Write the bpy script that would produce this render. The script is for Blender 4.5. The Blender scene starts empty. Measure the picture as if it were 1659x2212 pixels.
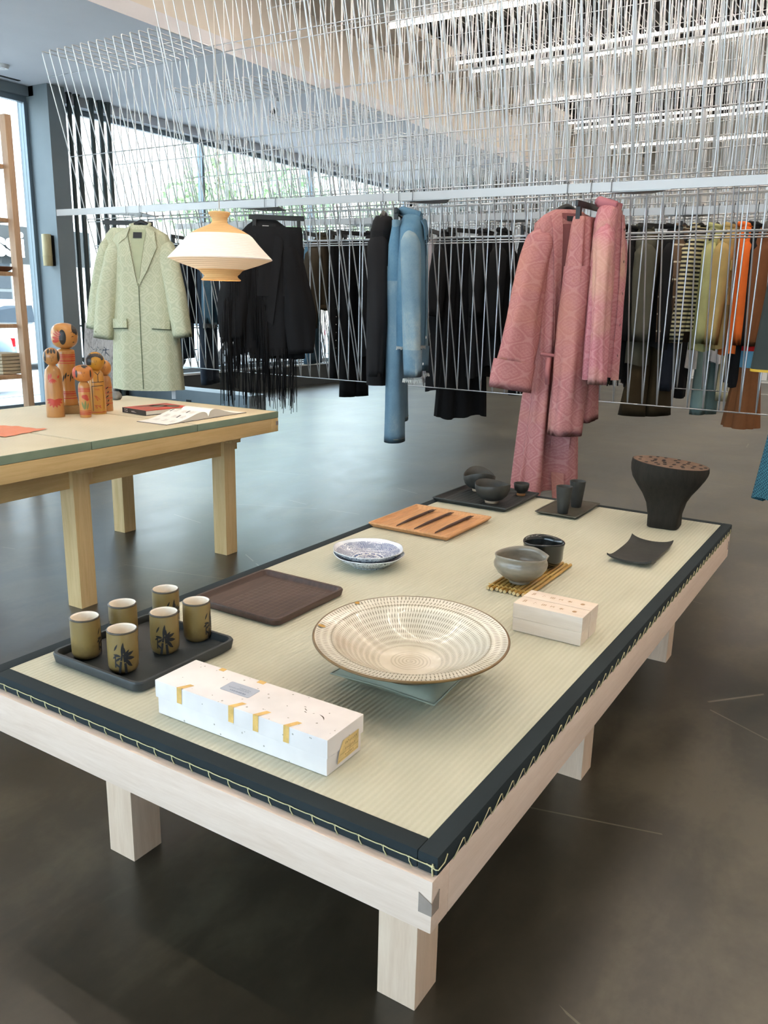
import bpy, bmesh, math, random
import numpy as np
from mathutils import Vector, Matrix
R = math.radians
PI = math.pi
rnd = random.Random(7)
scene = bpy.context.scene
C = scene.collection

# ------------------------------------------------------------------ camera, world, exposure
YAW = 1.01328
CAM = (-1.0283, -0.5231, 1.4)
PITCH, ROLL, FPX = 0.2499, 0.0226, 1775.13
def make_camera():
    ca, sa = math.cos(YAW), math.sin(YAW)
    def w(v):                              # camera frame (x right, y ahead) -> room frame
        return Vector((v[0] * ca + v[1] * sa, -v[0] * sa + v[1] * ca, v[2]))
    cp, sp = math.cos(PITCH), math.sin(PITCH)
    r0, f, u0 = Vector((1, 0, 0)), Vector((0, cp, -sp)), Vector((0, sp, cp))
    c, s = math.cos(ROLL), math.sin(ROLL)
    r, u = r0 * c + u0 * s, u0 * c - r0 * s
    r, u, b = w(r), w(u), -w(f)
    m = Matrix(((r.x, u.x, b.x, CAM[0]), (r.y, u.y, b.y, CAM[1]), (r.z, u.z, b.z, CAM[2]), (0, 0, 0, 1)))
    cd = bpy.data.cameras.new('camera')
    cd.sensor_fit = 'VERTICAL'; cd.sensor_height = 36; cd.sensor_width = 27
    cd.lens = 36 * FPX / 2212
    cd.clip_start = 0.05; cd.clip_end = 300
    o = bpy.data.objects.new('camera', cd); C.objects.link(o)
    o.matrix_world = m
    scene.camera = o
make_camera()

SKY = (0.68, 0.84, 1.0)
SKY_STRENGTH = 7.0
LED_STRENGTH = 36.0
wd = bpy.data.worlds.new('sky'); scene.world = wd
wd.use_nodes = True
bg = wd.node_tree.nodes['Background']
bg.inputs[0].default_value = (*SKY, 1); bg.inputs[1].default_value = SKY_STRENGTH
vs = scene.view_settings
vs.view_transform = 'Standard'; vs.look = 'None'; vs.gamma = 1.0; vs.use_curve_mapping = False
vs.exposure = 0.15
cy = scene.cycles
cy.max_bounces = 4; cy.diffuse_bounces = 3; cy.glossy_bounces = 2; cy.transmission_bounces = 2; cy.transparent_max_bounces = 8
cy.caustics_reflective = False; cy.caustics_refractive = False
cy.use_adaptive_sampling = True; cy.adaptive_threshold = 0.2; cy.adaptive_min_samples = 16
cy.sample_clamp_indirect = 6.0

sun = bpy.data.lights.new('sun', 'SUN'); sun.energy = 11.0; sun.angle = R(1.0); sun.color = (1.0, .96, .9)
so = bpy.data.objects.new('sun', sun); C.objects.link(so)     # high over the shop's roof, on the facades across the street
so.rotation_euler = Vector((-.25, .66, -.74)).to_track_quat('-Z', 'Y').to_euler()
def portal(name, loc, rot, sx, sy):        # sampling aid only: lets sky light in through a window opening
    l = bpy.data.lights.new(name, 'AREA'); l.shape = 'RECTANGLE'; l.size = sx; l.size_y = sy
    l.cycles.is_portal = True
    o = bpy.data.objects.new(name, l); C.objects.link(o); o.location = loc; o.rotation_euler = rot
portal('window_portal', (-0.2, 8.16, 1.95), (R(-90), 0, 0), 10.8, 3.2)
portal('window_portal', (9.4, 8.16, 1.95), (R(-90), 0, 0), 8.0, 3.2)
portal('window_portal', (-5.6, 1.5, 1.9), (0, R(-90), 0), 3.2, 9.0)

# ------------------------------------------------------------------ helpers
def lin(c):
    out = []
    for x in c[:3]:
        x = x / 255.0
        out.append(x / 12.92 if x <= 0.04045 else ((x + 0.055) / 1.055) ** 2.4)
    return (*out, 1.0)

class NT:
    """tiny node-tree builder"""
    def __init__(s, name):
        s.m = bpy.data.materials.new(name); s.m.use_nodes = True
        s.t = s.m.node_tree; s.n = s.t.nodes; s.l = s.t.links
        s.b = s.n['Principled BSDF']; s.out = s.n['Material Output']
    def node(s, typ, **kw):
        n = s.n.new(typ)
        for k, v in kw.items(): setattr(n, k, v)
        return n
    def set(s, sock, v):
        if isinstance(v, bpy.types.NodeSocket): s.l.new(v, sock)
        else: sock.default_value = v
    def coord(s, kind='Object', scale=(1, 1, 1), rot=(0, 0, 0)):
        tc = s.node('ShaderNodeTexCoord'); mp = s.node('ShaderNodeMapping')
        s.l.new(tc.outputs[kind], mp.inputs[0])
        mp.inputs['Scale'].default_value = scale; mp.inputs['Rotation'].default_value = rot
        return mp.outputs[0]
    def noise(s, vec, scale, detail=3, rough=.5, dist=0):
        n = s.node('ShaderNodeTexNoise')
        s.l.new(vec, n.inputs['Vector']); n.inputs['Scale'].default_value = scale
        n.inputs['Detail'].default_value = detail; n.inputs['Roughness'].default_value = rough
        n.inputs['Distortion'].default_value = dist
        return n.outputs['Fac']
    def math(s, op, a, b=0.0, c=None, clamp=False):
        n = s.node('ShaderNodeMath', operation=op); n.use_clamp = clamp
        s.set(n.inputs[0], a); s.set(n.inputs[1], b)
        if c is not None: s.set(n.inputs[2], c)
        return n.outputs[0]
    def ramp(s, fac, stops):
        n = s.node('ShaderNodeValToRGB'); s.l.new(fac, n.inputs[0])
        e = n.color_ramp.elements
        while len(e) < len(stops): e.new(0.5)
        for el, (p, c) in zip(e, stops):
            el.position = p; el.color = c if len(c) == 4 else lin(c)
        return n.outputs[0]
    def mix(s, fac, a, b, blend='MIX'):
        n = s.node('ShaderNodeMix', data_type='RGBA', blend_type=blend)
        s.set(n.inputs[0], fac); s.set(n.inputs[6], a); s.set(n.inputs[7], b)
        return n.outputs[2]
    def sep(s, vec):
        n = s.node('ShaderNodeSeparateXYZ'); s.l.new(vec, n.inputs[0]); return n.outputs
    def bump(s, h, strength=.3, dist=.01):
        n = s.node('ShaderNodeBump'); n.inputs['Strength'].default_value = strength
        n.inputs['Distance'].default_value = dist
        s.l.new(h, n.inputs['Height']); s.l.new(n.outputs[0], s.b.inputs['Normal'])
    def col(s, v): s.set(s.b.inputs['Base Color'], v)
    def rough(s, v): s.set(s.b.inputs['Roughness'], v)

MATS = {}
def mat(name, col, rough=.6, metal=0.0, spec=.5, var=0.0, vscale=8, vstretch=(1, 1, 1), bump=0.0, bscale=60, bdist=.002, sheen=0.0, coord='Object', trans=0.0, coat=0.0):
    if name in MATS: return MATS[name]
    t = NT(name)
    c = lin(col)
    t.b.inputs['Roughness'].default_value = rough; t.b.inputs['Metallic'].default_value = metal
    t.b.inputs['Specular IOR Level'].default_value = spec
    if sheen: t.b.inputs['Sheen Weight'].default_value = sheen
    if coat: t.b.inputs['Coat Weight'].default_value = coat
    if var or bump: vec = t.coord(coord, vstretch)
    if var:
        f = t.noise(vec, vscale, 4, .6)
        d = tuple(max(0, x * (1 - var)) for x in c[:3]) + (1,)
        b = tuple(min(1, x * (1 + var)) for x in c[:3]) + (1,)
        t.col(t.ramp(f, [(.3, d), (.7, b)]))
    else: t.col(c)
    if bump: t.bump(t.noise(vec, bscale, 3, .6), bump, bdist)
    MATS[name] = t.m
    return t.m

def new_mesh(verts, faces, smooth=False, uvs=None):
    me = bpy.data.meshes.new('mesh')
    me.from_pydata([tuple(v) for v in verts], [], faces)
    if uvs is not None:
        ul = me.uv_layers.new(name='UVMap')
        for p in me.polygons:
            for li in p.loop_indices: ul.data[li].uv = uvs[me.loops[li].vertex_index]
    if smooth: me.shade_smooth()
    me.update()
    return me

def obj(name, me, m=None, parent=None, loc=(0, 0, 0), rot=(0, 0, 0)):
    o = bpy.data.objects.new(name, me); C.objects.link(o)
    if m is not None and me is not None and len(me.materials) == 0: me.materials.append(m)
    o.location = loc; o.rotation_euler = rot
    if parent is not None: o.parent = parent
    return o

def empty(name, loc=(0, 0, 0), rz=0.0, rot=None):
    o = bpy.data.objects.new(name, None); C.objects.link(o)
    o.location = loc; o.rotation_euler = rot if rot else (0, 0, rz); o.empty_display_size = .05
    return o

def tag(o, label=None, cat=None, group=None, kind=None):
    if label: o['label'] = label
    if cat: o['category'] = cat
    if group: o['group'] = group
    if kind: o['kind'] = kind
    return o

class MB:
    """mesh collector"""
    def __init__(s): s.v = []; s.f = []; s.uv = []
    def add(s, v, f, uv=None):
        o = len(s.v)
        s.v += [tuple(p) for p in v]; s.f += [tuple(i + o for i in q) for q in f]
        s.uv += [tuple(u) for u in uv] if uv is not None else [(0, 0)] * len(v)
        return s
    def box(s, x0, x1, y0, y1, z0, z1, bev=0.0):
        if bev <= 0:
            v = [(x, y, z) for z in (z0, z1) for y in (y0, y1) for x in (x0, x1)]
            return s.add(v, [(0, 2, 3, 1), (4, 5, 7, 6), (0, 1, 5, 4), (2, 6, 7, 3), (0, 4, 6, 2), (1, 3, 7, 5)])
        bm = bmesh.new(); bmesh.ops.create_cube(bm, size=1)
        for p in bm.verts:
            p.co = Vector((x0 + (p.co.x + .5) * (x1 - x0), y0 + (p.co.y + .5) * (y1 - y0), z0 + (p.co.z + .5) * (z1 - z0)))
        bmesh.ops.bevel(bm, geom=bm.edges[:], offset=bev, segments=2, affect='EDGES', profile=.7)
        bm.verts.index_update()
        s.add([p.co for p in bm.verts], [[p.index for p in q.verts] for q in bm.faces]); bm.free()
        return s
    def tube(s, pts, r, n=6, closed=False, caps=True):
        pts = [Vector(p) for p in pts]; N = len(pts)
        rr = r if isinstance(r, (list, tuple)) else [r] * N
        tang = []
        for i in range(N):
            a = pts[i - 1] if (i > 0 or closed) else pts[i]; b = pts[(i + 1) % N] if (i < N - 1 or closed) else pts[i]
            tang.append((b - a).normalized())
        ref = Vector((0, 0, 1)) if abs(tang[0].z) < .9 else Vector((1, 0, 0))
        nrm = (ref - tang[0] * ref.dot(tang[0])).normalized()
        v = []
        for i in range(N):
            t = tang[i]; nrm = (nrm - t * nrm.dot(t))
            nrm = nrm.normalized() if nrm.length > 1e-6 else Vector((0, 1, 0)); bi = t.cross(nrm)
            v += [pts[i] + (nrm * math.cos(2 * PI * k / n) + bi * math.sin(2 * PI * k / n)) * rr[i] for k in range(n)]
        f = []
        for i in range(N if closed else N - 1):
            j = (i + 1) % N
            f += [(i * n + k, i * n + (k + 1) % n, j * n + (k + 1) % n, j * n + k) for k in range(n)]
        if caps and not closed: f += [tuple(range(n))[::-1], tuple((N - 1) * n + k for k in range(n))]
        return s.add(v, f)
    def loft(s, rings, cap0=False, cap1=False, uv=False, closed=True):
        n = len(rings[0]); v = [p for r in rings for p in r]; f = []; u = []
        for i in range(len(rings) - 1):
            for k in range(n if closed else n - 1):
                f.append((i * n + k, i * n + (k + 1) % n, (i + 1) * n + (k + 1) % n, (i + 1) * n + k))
        if cap0: f.append(tuple(range(n))[::-1])
        if cap1: f.append(tuple((len(rings) - 1) * n + k for k in range(n)))
        if uv:
            for r in rings:
                for k, p in enumerate(r): u.append((k / n, 0))
        return s.add(v, f, u if uv else None)
    def lathe(s, prof, n=48, fn=None, uvs=False):
        """prof: list of (r, z); fn(theta, i, r, z) -> (r, z)"""
        v = []; uv = []; f = []
        cols = n + 1 if uvs else n
        L = [0]
        for a, b in zip(prof, prof[1:]): L.append(L[-1] + math.hypot(b[0] - a[0], b[1] - a[1]))
        for i, (r, z) in enumerate(prof):
            for k in range(cols):
                th = 2 * PI * k / n
                r2, z2 = fn(th, i, r, z) if fn else (r, z)
                v.append((r2 * math.cos(th), r2 * math.sin(th), z2)); uv.append((k / n, L[i] / L[-1]))
        for i in range(len(prof) - 1):
            for k in range(n):
                k2 = k + 1 if uvs else (k + 1) % n
                f.append((i * cols + k, i * cols + k2, (i + 1) * cols + k2, (i + 1) * cols + k))
        return s.add(v, f, uv)
    def mesh(s, smooth=False, use_uv=False): return new_mesh(s.v, s.f, smooth, s.uv if use_uv else None)
    def build(s, name, m, parent=None, smooth=False, use_uv=False, loc=(0, 0, 0), rot=(0, 0, 0), angle=None):
        me = s.mesh(smooth, use_uv)
        if angle is not None: smooth_by_angle(me, angle)
        return obj(name, me, m, parent, loc, rot)

def smooth_by_angle(me, deg=35):
    me.shade_smooth()
    bm = bmesh.new(); bm.from_mesh(me)
    lim = R(deg)
    for e in bm.edges:
        e.smooth = not (len(e.link_faces) == 2 and e.calc_face_angle(0) > lim)
    bm.to_mesh(me); bm.free()

def box(name, x0, x1, y0, y1, z0, z1, m, parent=None, bev=0.0, loc=(0, 0, 0), rot=(0, 0, 0)):
    b = MB().box(x0, x1, y0, y1, z0, z1, bev)
    return b.build(name, m, parent, loc=loc, rot=rot, angle=40 if bev else None)

def rrect(hx, hy, r, z, n=6, cx=0, cy=0):
    """rounded rectangle ring, counter-clockwise"""
    r = min(r, hx - 1e-4, hy - 1e-4); p = []
    for sx, sy, a0 in ((1, 1, 0), (-1, 1, 90), (-1, -1, 180), (1, -1, 270)):
        for k in range(n + 1):
            a = R(a0 + 90 * k / n)
            p.append((cx + sx * (hx - r) + r * math.cos(a), cy + sy * (hy - r) + r * math.sin(a), z))
    return p

def tray(name, u0, u1, v0, v1, z0, h, wall, rc, m, flare=0.0, floor_t=.006):
    hx, hy = (u1 - u0) / 2, (v1 - v0) / 2
    f = flare
    b = MB()
    b.loft([rrect(hx - f - .004, hy - f - .004, rc, 0), rrect(hx - f, hy - f, rc, .003), rrect(hx - .001, hy - .001, rc, h - .004), rrect(hx - .003, hy - .003, rc, h),
            rrect(hx - wall + .002, hy - wall + .002, rc * .8, h), rrect(hx - wall, hy - wall, rc * .8, h - .003),
            rrect(hx - wall - f * .8, hy - wall - f * .8, rc * .7, floor_t + .003), rrect(hx - wall - f * .8 - .004, hy - wall - f * .8 - .004, rc * .7, floor_t)], cap0=True, cap1=True)
    return b.build(name, m, None, loc=((u0 + u1) / 2, (v0 + v1) / 2, z0), angle=40)

def strokes(sts, fn, name, m, parent, w=None):
    """painted strokes. sts: list of [(x, y, halfwidth), ...]; fn(x, y) -> 3-D point on the surface"""
    b = MB()
    for st in sts:
        v = []; f = []
        L = sum(math.hypot(q[0] - p[0], q[1] - p[1]) for p, q in zip(st, st[1:]))
        if .003 < L < .12 and max(q[2] for q in st) > .0015:      # broad strokes follow the curve of the surface
            ts = np.linspace(0, len(st) - 1, 4 * (len(st) - 1) + 1)
            st = [tuple(float(np.interp(t, range(len(st)), [q[c] for q in st])) for c in range(3)) for t in ts]
            lat = (1, .5, 0, -.5, -1)
        else: lat = (1, 0, -1)
        nl = len(lat)
        for i, (x, y, hw) in enumerate(st):
            a = st[max(0, i - 1)]; c = st[min(len(st) - 1, i + 1)]
            dx, dy = c[0] - a[0], c[1] - a[1]; L = math.hypot(dx, dy) or 1
            nx, ny = -dy / L * hw, dx / L * hw
            v += [fn(x + nx * q, y + ny * q) for q in lat]
        for i in range(len(st) - 1):
            f += [(nl * i + q, nl * (i + 1) + q, nl * (i + 1) + q + 1, nl * i + q + 1) for q in range(nl - 1)]
        b.add(v, f)
    o = b.build(name, m, parent)
    if len(sts) > 1: o['kind'] = 'stuff'
    return o

def seg(x0, y0, x1, y1, w0, w1=None, n=4, bend=0.0):
    """a tapered stroke"""
    w1 = w0 if w1 is None else w1; out = []
    dx, dy = x1 - x0, y1 - y0
    for i in range(n + 1):
        t = i / n; q = bend * math.sin(PI * t)
        out.append((x0 + dx * t - dy * q, y0 + dy * t + dx * q, w0 + (w1 - w0) * t))
    return out

def leaf(x0, y0, x1, y1, w, n=6, bend=0.0):
    out = []; dx, dy = x1 - x0, y1 - y0
    for i in range(n + 1):
        t = i / n; q = bend * math.sin(PI * t)
        out.append((x0 + dx * t - dy * q, y0 + dy * t + dx * q, w * max(.04, math.sin(PI * t) ** .8)))
    return out

def disc(x, y, r, n=10, ry=None):
    """an oval blot as one fat stroke"""
    ry = ry or r
    return [(x, y - ry * math.cos(PI * i / n), r * max(.03, math.sin(PI * i / n))) for i in range(n + 1)]

def copy_tree(o, parent=None):
    c = o.copy(); C.objects.link(c); c.parent = parent
    for ch in list(o.children): copy_tree(ch, c)
    return c

def struct(o): o['kind'] = 'structure'; return o

# ------------------------------------------------------------------ materials of the setting
def m_floor():
    t = NT('troweled_concrete')
    vec = t.coord('Object')
    a = t.noise(vec, 1.1, 5, .55, .35); b = t.noise(t.coord('Object', (1, 2.4, 1), (0, 0, .6)), 2.2, 5, .6, .5)
    c = t.noise(vec, 34, 3, .6)
    f = t.math('ADD', t.math('MULTIPLY', a, .55), t.math('ADD', t.math('MULTIPLY', b, .37), t.math('MULTIPLY', c, .08)))
    t.col(t.ramp(f, [(.4, (42, 38, 29)), (.5, (58, 52, 41)), (.6, (82, 75, 60))]))
    t.rough(t.math('ADD', t.math('MULTIPLY', b, .12), .285))
    t.b.inputs['Specular IOR Level'].default_value = .65
    sc = t.node('ShaderNodeTexVoronoi', feature='DISTANCE_TO_EDGE'); t.l.new(t.coord('Object', (1, .28, 1), (0, 0, .9)), sc.inputs[0]); sc.inputs['Scale'].default_value = .9
    ln = t.math('MULTIPLY', t.math('LESS_THAN', sc.outputs['Distance'], .0016), t.math('GREATER_THAN', t.noise(vec, 1.7, 2, .5), .56))
    t.col(t.mix(t.math('MULTIPLY', ln, .35), t.b.inputs['Base Color'].links[0].from_socket, lin((150, 140, 120))))
    return t.m
def m_glass():
    t = NT('window_glass')
    tr = t.node('ShaderNodeBsdfTransparent'); gl = t.node('ShaderNodeBsdfGlossy'); gl.inputs['Roughness'].default_value = .01
    tr.inputs[0].default_value = (.94, .97, .97, 1)
    lw = t.node('ShaderNodeLayerWeight')
    fac = t.math('ADD', t.math('MULTIPLY', t.math('POWER', lw.outputs['Facing'], 5.0), .8), .03)
    mx = t.node('ShaderNodeMixShader')
    t.l.new(fac, mx.inputs[0]); t.l.new(tr.outputs[0], mx.inputs[1]); t.l.new(gl.outputs[0], mx.inputs[2])
    t.l.new(mx.outputs[0], t.out.inputs[0])
    return t.m
def m_emit(name, col, s):
    t = NT(name)
    t.b.inputs['Emission Color'].default_value = lin(col); t.b.inputs['Emission Strength'].default_value = s
    t.col(lin(col))
    return t.m
FLOOR = m_floor(); GLASS = m_glass()
PLASTER = mat('soffit_plaster', (226, 226, 232), .8, var=.02, vscale=2)
BEIGE = mat('warm_plaster', (226, 219, 210), .8, var=.03, vscale=.8)
WALLP = mat('wall_paint', (214, 213, 208), .8, var=.02, vscale=1)
SLATE = mat('slate_blue_paint', (120, 130, 135), .6, var=.05, vscale=3)
DARKWALL = mat('dark_sill_paint', (50, 54, 54), .6, var=.08, vscale=4)
FRAME = mat('window_frame_metal', (120, 132, 140), .4, .6)
DECK = mat('steel_deck', (112, 116, 114), .5, .3, var=.06)
BLACKM = mat('black_metal', (24, 25, 26), .45, .2)
POLE = mat('dark_green_pole', (56, 68, 68), .45, .1)
LED = m_emit('led_diffuser', (255, 238, 220), LED_STRENGTH)

# ------------------------------------------------------------------ the room
U0, U1, V0, VW = -5.6, 17.0, -5.0, 8.07
ZS, ZD = 3.6, 4.75
struct(box('floor', U0 - .3, U1 + .3, V0 - .3, VW + .14, -.3, 0, FLOOR))
# lower ceiling along the windows, its fascia and the high ceiling
struct(box('ceiling', U0, U1, 5.24, VW + .3, ZS, ZS + .12, PLASTER)).name = 'ceiling_soffit'
struct(box('trim_1', U0, U1, 5.24, 5.34, ZS + .12, ZD, BEIGE))
struct(box('trim_2', U0, U1, 4.6, 5.24, 4.26, 4.34, BEIGE))
def deck():
    b = MB(); p = []; y = V0; k = 0
    while y < 5.3:
        for dy, z in ((0, 0), (.05, 0), (.07, .05), (.12, .05), (.14, 0)): p.append((y + dy, ZD - .05 + z))
        y += .14
    p = [q for i, q in enumerate(p) if i == 0 or q[0] > p[i - 1][0] + 1e-6]
    v = []; f = []
    for (y, z) in p: v += [(U0, y, z), (U1, y, z)]
    for i in range(len(p) - 1): f.append((2 * i, 2 * i + 1, 2 * i + 3, 2 * i + 2))
    n = len(v); v += [(U0, V0, ZD + .1), (U1, V0, ZD + .1), (U0, 5.3, ZD + .1), (U1, 5.3, ZD + .1)]
    f.append((n, n + 2, n + 3, n + 1))
    b.add(v, f)
    return struct(b.build('ceiling_deck', DECK))
deck()
for i, u in enumerate((-2.3, 1.48, 5.26, 9.04, 12.82)):
    struct(box('trim_%d' % (3 + i), u, u + 1.68, -4.9, 4.6, 4.2, 4.26, BEIGE))
LIGHTS = [(-.48, 'over the front part of the shop'), (1.02, 'over the near end of the low table'), (1.44, 'next to the pale panel over the low table'), (3.3, 'over the far end of the low table'),
          (4.8, 'just ahead of the first wire racks'), (5.22, 'against the near edge of the pale panel above the racks'),
          (7.08, 'highest of the glowing lines seen through the wires'), (8.58, 'second glowing line from the top through the wires'), (9.0, 'third glowing line from the top, lower of the close pair'),
          (10.84, 'fourth glowing line from the top, standing alone'), (12.36, 'fifth glowing line from the top through the wires'), (12.78, 'sixth glowing line from the top, lower of the far pair'), (14.62, 'farthest and lowest glowing line')]
for i, (u, where) in enumerate(LIGHTS):
    r = empty('linear_ceiling_light', (u, 0, 4.2))
    tag(r, 'long white linear ceiling light, ' + where, 'ceiling light', 'linear lights under the high ceiling')
    s = -1 if i % 3 == 0 else 1            # the dark channel beside the glowing strip
    box('housing', -.02 if s > 0 else -.15, .15 if s > 0 else .02, -4.7, 4.6, .0, .075, BLACKM, r)
    box('diffuser', -.022, .022, -4.7, 4.6, -.02, -.001, LED, r)
# walls
struct(box('wall_far', U1, U1 + .2, V0, VW + .3, 0, ZD + .1, WALLP))
struct(box('wall_right', U0, U1, V0 - .2, V0, 0, ZD + .1, WALLP))
wb = MB()
wb.box(U0 - .2, U0, V0, VW + .3, 3.45, ZD + .1).box(U0 - .2, U0, V0, -3.0, 0, 3.45).box(U0 - .2, U0, 6.0, VW + .3, 0, 3.45).box(U0 - .2, U0, -3, 6, 0, .12)
struct(wb.build('wall_back', WALLP))
struct(box('wall_left', U0, 5.2, VW, VW + .22, 3.5, ZS, SLATE))
struct(box('trim_8', 5.2, U1, VW - .08, VW + .22, 3.5, ZS, PLASTER))
struct(box('trim_9', 5.42, 13.42, VW - .02, VW + .22, 0, .34, DARKWALL))
struct(box('trim_10', 13.42, U1, VW - .1, VW + .22, 0, ZS, WALLP))
struct(box('trim_11', U0, 5.2, VW - .02, VW + .2, 0, .1, SLATE))
struct(box('column', 5.2, 5.42, 7.75, VW + .22, 0, ZS, SLATE)).name = 'trim_12'
struct(box('trim_13', 13.42, 13.62, 6.6, VW, 0, ZS, WALLP))
def window(name, u0, u1, z0, z1, mull, sill=None):
    r = struct(empty(name, (u0, VW + .08, 0)))
    L = u1 - u0; w = .045
    box('bottom_rail', 0, L, -.03, .03, z0, z0 + .06, FRAME, r); box('top_rail', 0, L, -.03, .03, z1 - .06, z1, FRAME, r)
    xs = [w / 2] + [m - u0 for m in mull] + [L - w / 2]
    for x in xs: box('mullion', x - w / 2, x + w / 2, -.045, .045, z0 + .06, z1 - .06, FRAME, r)
    for a, b in zip(xs, xs[1:]): box('pane', a + w / 2, b - w / 2, -.004, .004, z0 + .06, z1 - .06, GLASS, r)
    if sill: box('window_sill', 0, L, -.13, .05, z0 - .03, z0, sill, r, .004)
    return r
window('window_1', U0, 5.2, .1, 3.5, (-3.0, -.4, 2.2))
window('window_2', 5.42, 13.42, .37, 3.5, (7.9, 10.4), mat('pale_sill', (196, 200, 200), .5))
r = struct(empty('window_3', (U0 - .1, -3, 0)))
for y in (0, 2.25, 4.5, 6.75, 9.0): box('mullion', -.04, .04, y - .03, y + .03, .12, 3.45, FRAME, r)
for a in (0, 2.25, 4.5, 6.75): box('pane', -.004, .004, a + .03, a + 2.22, .12, 3.45, GLASS, r)
# dark round posts standing inside the window
for i, (u, d) in enumerate(((5.475, .05), (5.588, .05), (5.693, .06), (5.893, .055), (6.022, .06), (6.13, .055))):
    b = MB().tube([(0, 0, 0), (0, 0, ZS)], d / 2, 12, caps=False)
    b.tube([(0, 0, 0), (0, 0, .02)], d / 2 + .02, 12); b.tube([(0, 0, ZS - .015), (0, 0, ZS)], d / 2 + .012, 12)
    o = b.build('window_post', POLE, None, loc=(u, 7.9, 0), angle=40)
    tag(o, 'dark round floor-to-ceiling post in the window, %s from the slate column' % ('first', 'second', 'third', 'fourth', 'fifth', 'sixth')[i], 'post', 'dark posts in the window')
# low slate plinth
r = empty('plinth', (6.45, 7.0, 0))
tag(r, 'long low slate-grey plinth on the floor behind the far table', 'plinth')
box('plinth_body', -.15, .15, -1.06, 1.0, 0, .3, mat('plinth_paint', (104, 116, 122), .55, var=.04, vscale=4), r, .004)
o = box('socket', -.158, -.15, -.12, -.04, .12, .18, BLACKM, r); o['label'] = 'small black wall socket'
# ceiling fittings
def sec_cam():
    r = empty('security_camera', (6.9, 6.01, ZS)); tag(r, 'small white security camera hanging from the pale soffit', 'camera')
    MB().tube([(0, 0, 0), (0, 0, -.02)], .05, 16).build('mount', mat('white_plastic', (228, 228, 228), .4), r, angle=40)
    MB().tube([(0, 0, -.02), (0, 0, -.1)], .02, 10).build('stem', MATS['white_plastic'], r, angle=40)
    MB().tube([(.05, .03, -.1), (-.1, -.06, -.15)], .034, 14).build('body', MATS['white_plastic'], r, angle=40)
    MB().tube([(-.1, -.06, -.15), (-.13, -.078, -.16)], [.03, .026], 14).build('lens', BLACKM, r, angle=40)
sec_cam()
r = empty('smoke_detector', (4.536, 7.53, ZS)); tag(r, 'round white smoke detector on the soffit at the left edge', 'detector')
MB().lathe([(.001, -.035), (.05, -.035), (.06, -.02), (.07, 0)], 24).build('cover', MATS['white_plastic'], r, angle=40)
MB().lathe([(.001, -.04), (.02, -.04), (.024, -.034)], 16).build('sensor', MATS['white_plastic'], r, angle=40)
o = MB().box(-.2, .2, -.02, .02, -.006, 0).build('ceiling_vent', BLACKM, None, loc=(4.8, 7.93, ZS)); tag(o, 'narrow dark slot vent in the soffit above the shelf unit', 'vent')
r = empty('air_unit', (13.2, 7.3, 3.3)); tag(r, 'pale box-shaped air unit with dark vents high on the far wall', 'air unit')
box('casing', -.25, .22, -.9, .4, -.25, .3, mat('unit_grey', (150, 160, 158), .5), r, .01)
for i in range(4): box('vent', -.26, -.25, -.82 + i * .3, -.6 + i * .3, .05, .16, BLACKM, r)

# ------------------------------------------------------------------ hanging wire racks
WIRE = mat('bright_wire', (198, 200, 203), .28, .75)
BAR = mat('satin_bar', (168, 165, 162), .36, .5)
ZB, SL, ROWD, WR = .862, .275, 1.2, .0042
def uf(z): return -SL * (z - ZB)            # front plane, relative to the bottom fold
def wire_mesh(zt):
    e = .012
    a = Vector((uf(zt), 0, zt)); b = Vector((0, 0, ZB)); c = Vector((0, 0, zt)); pts = []
    for p, q, n in ((a, c, b), (b, a, c), (c, b, a)):
        pts += [p + (q - p).normalized() * e, p, p + (n - p).normalized() * e]
    d = [pts[0], pts[1] + Vector((.003, 0, -.003)), pts[2], pts[3], pts[4] + Vector((0, 0, .002)), pts[5], pts[6], pts[7] + Vector((-.003, 0, -.003)), pts[8]]
    out = []                              # short pieces keep every bounding box tight
    for i, p in enumerate(d):
        q = d[(i + 1) % len(d)]; n = max(1, int((q - p).length / .12))
        out += [p.lerp(q, j / n) for j in range(n)]
    return MB().tube(out, WR, 6, closed=True).mesh(True)
W_HIGH, W_LOW = wire_mesh(4.17), wire_mesh(3.1)
for w in (W_HIGH, W_LOW): w.materials.append(WIRE)
ROWS = [(n, 5.114, -.886) for n in ('front', 'second', 'third', 'fourth', 'fifth', 'rearmost')]
RAILS = []
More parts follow.
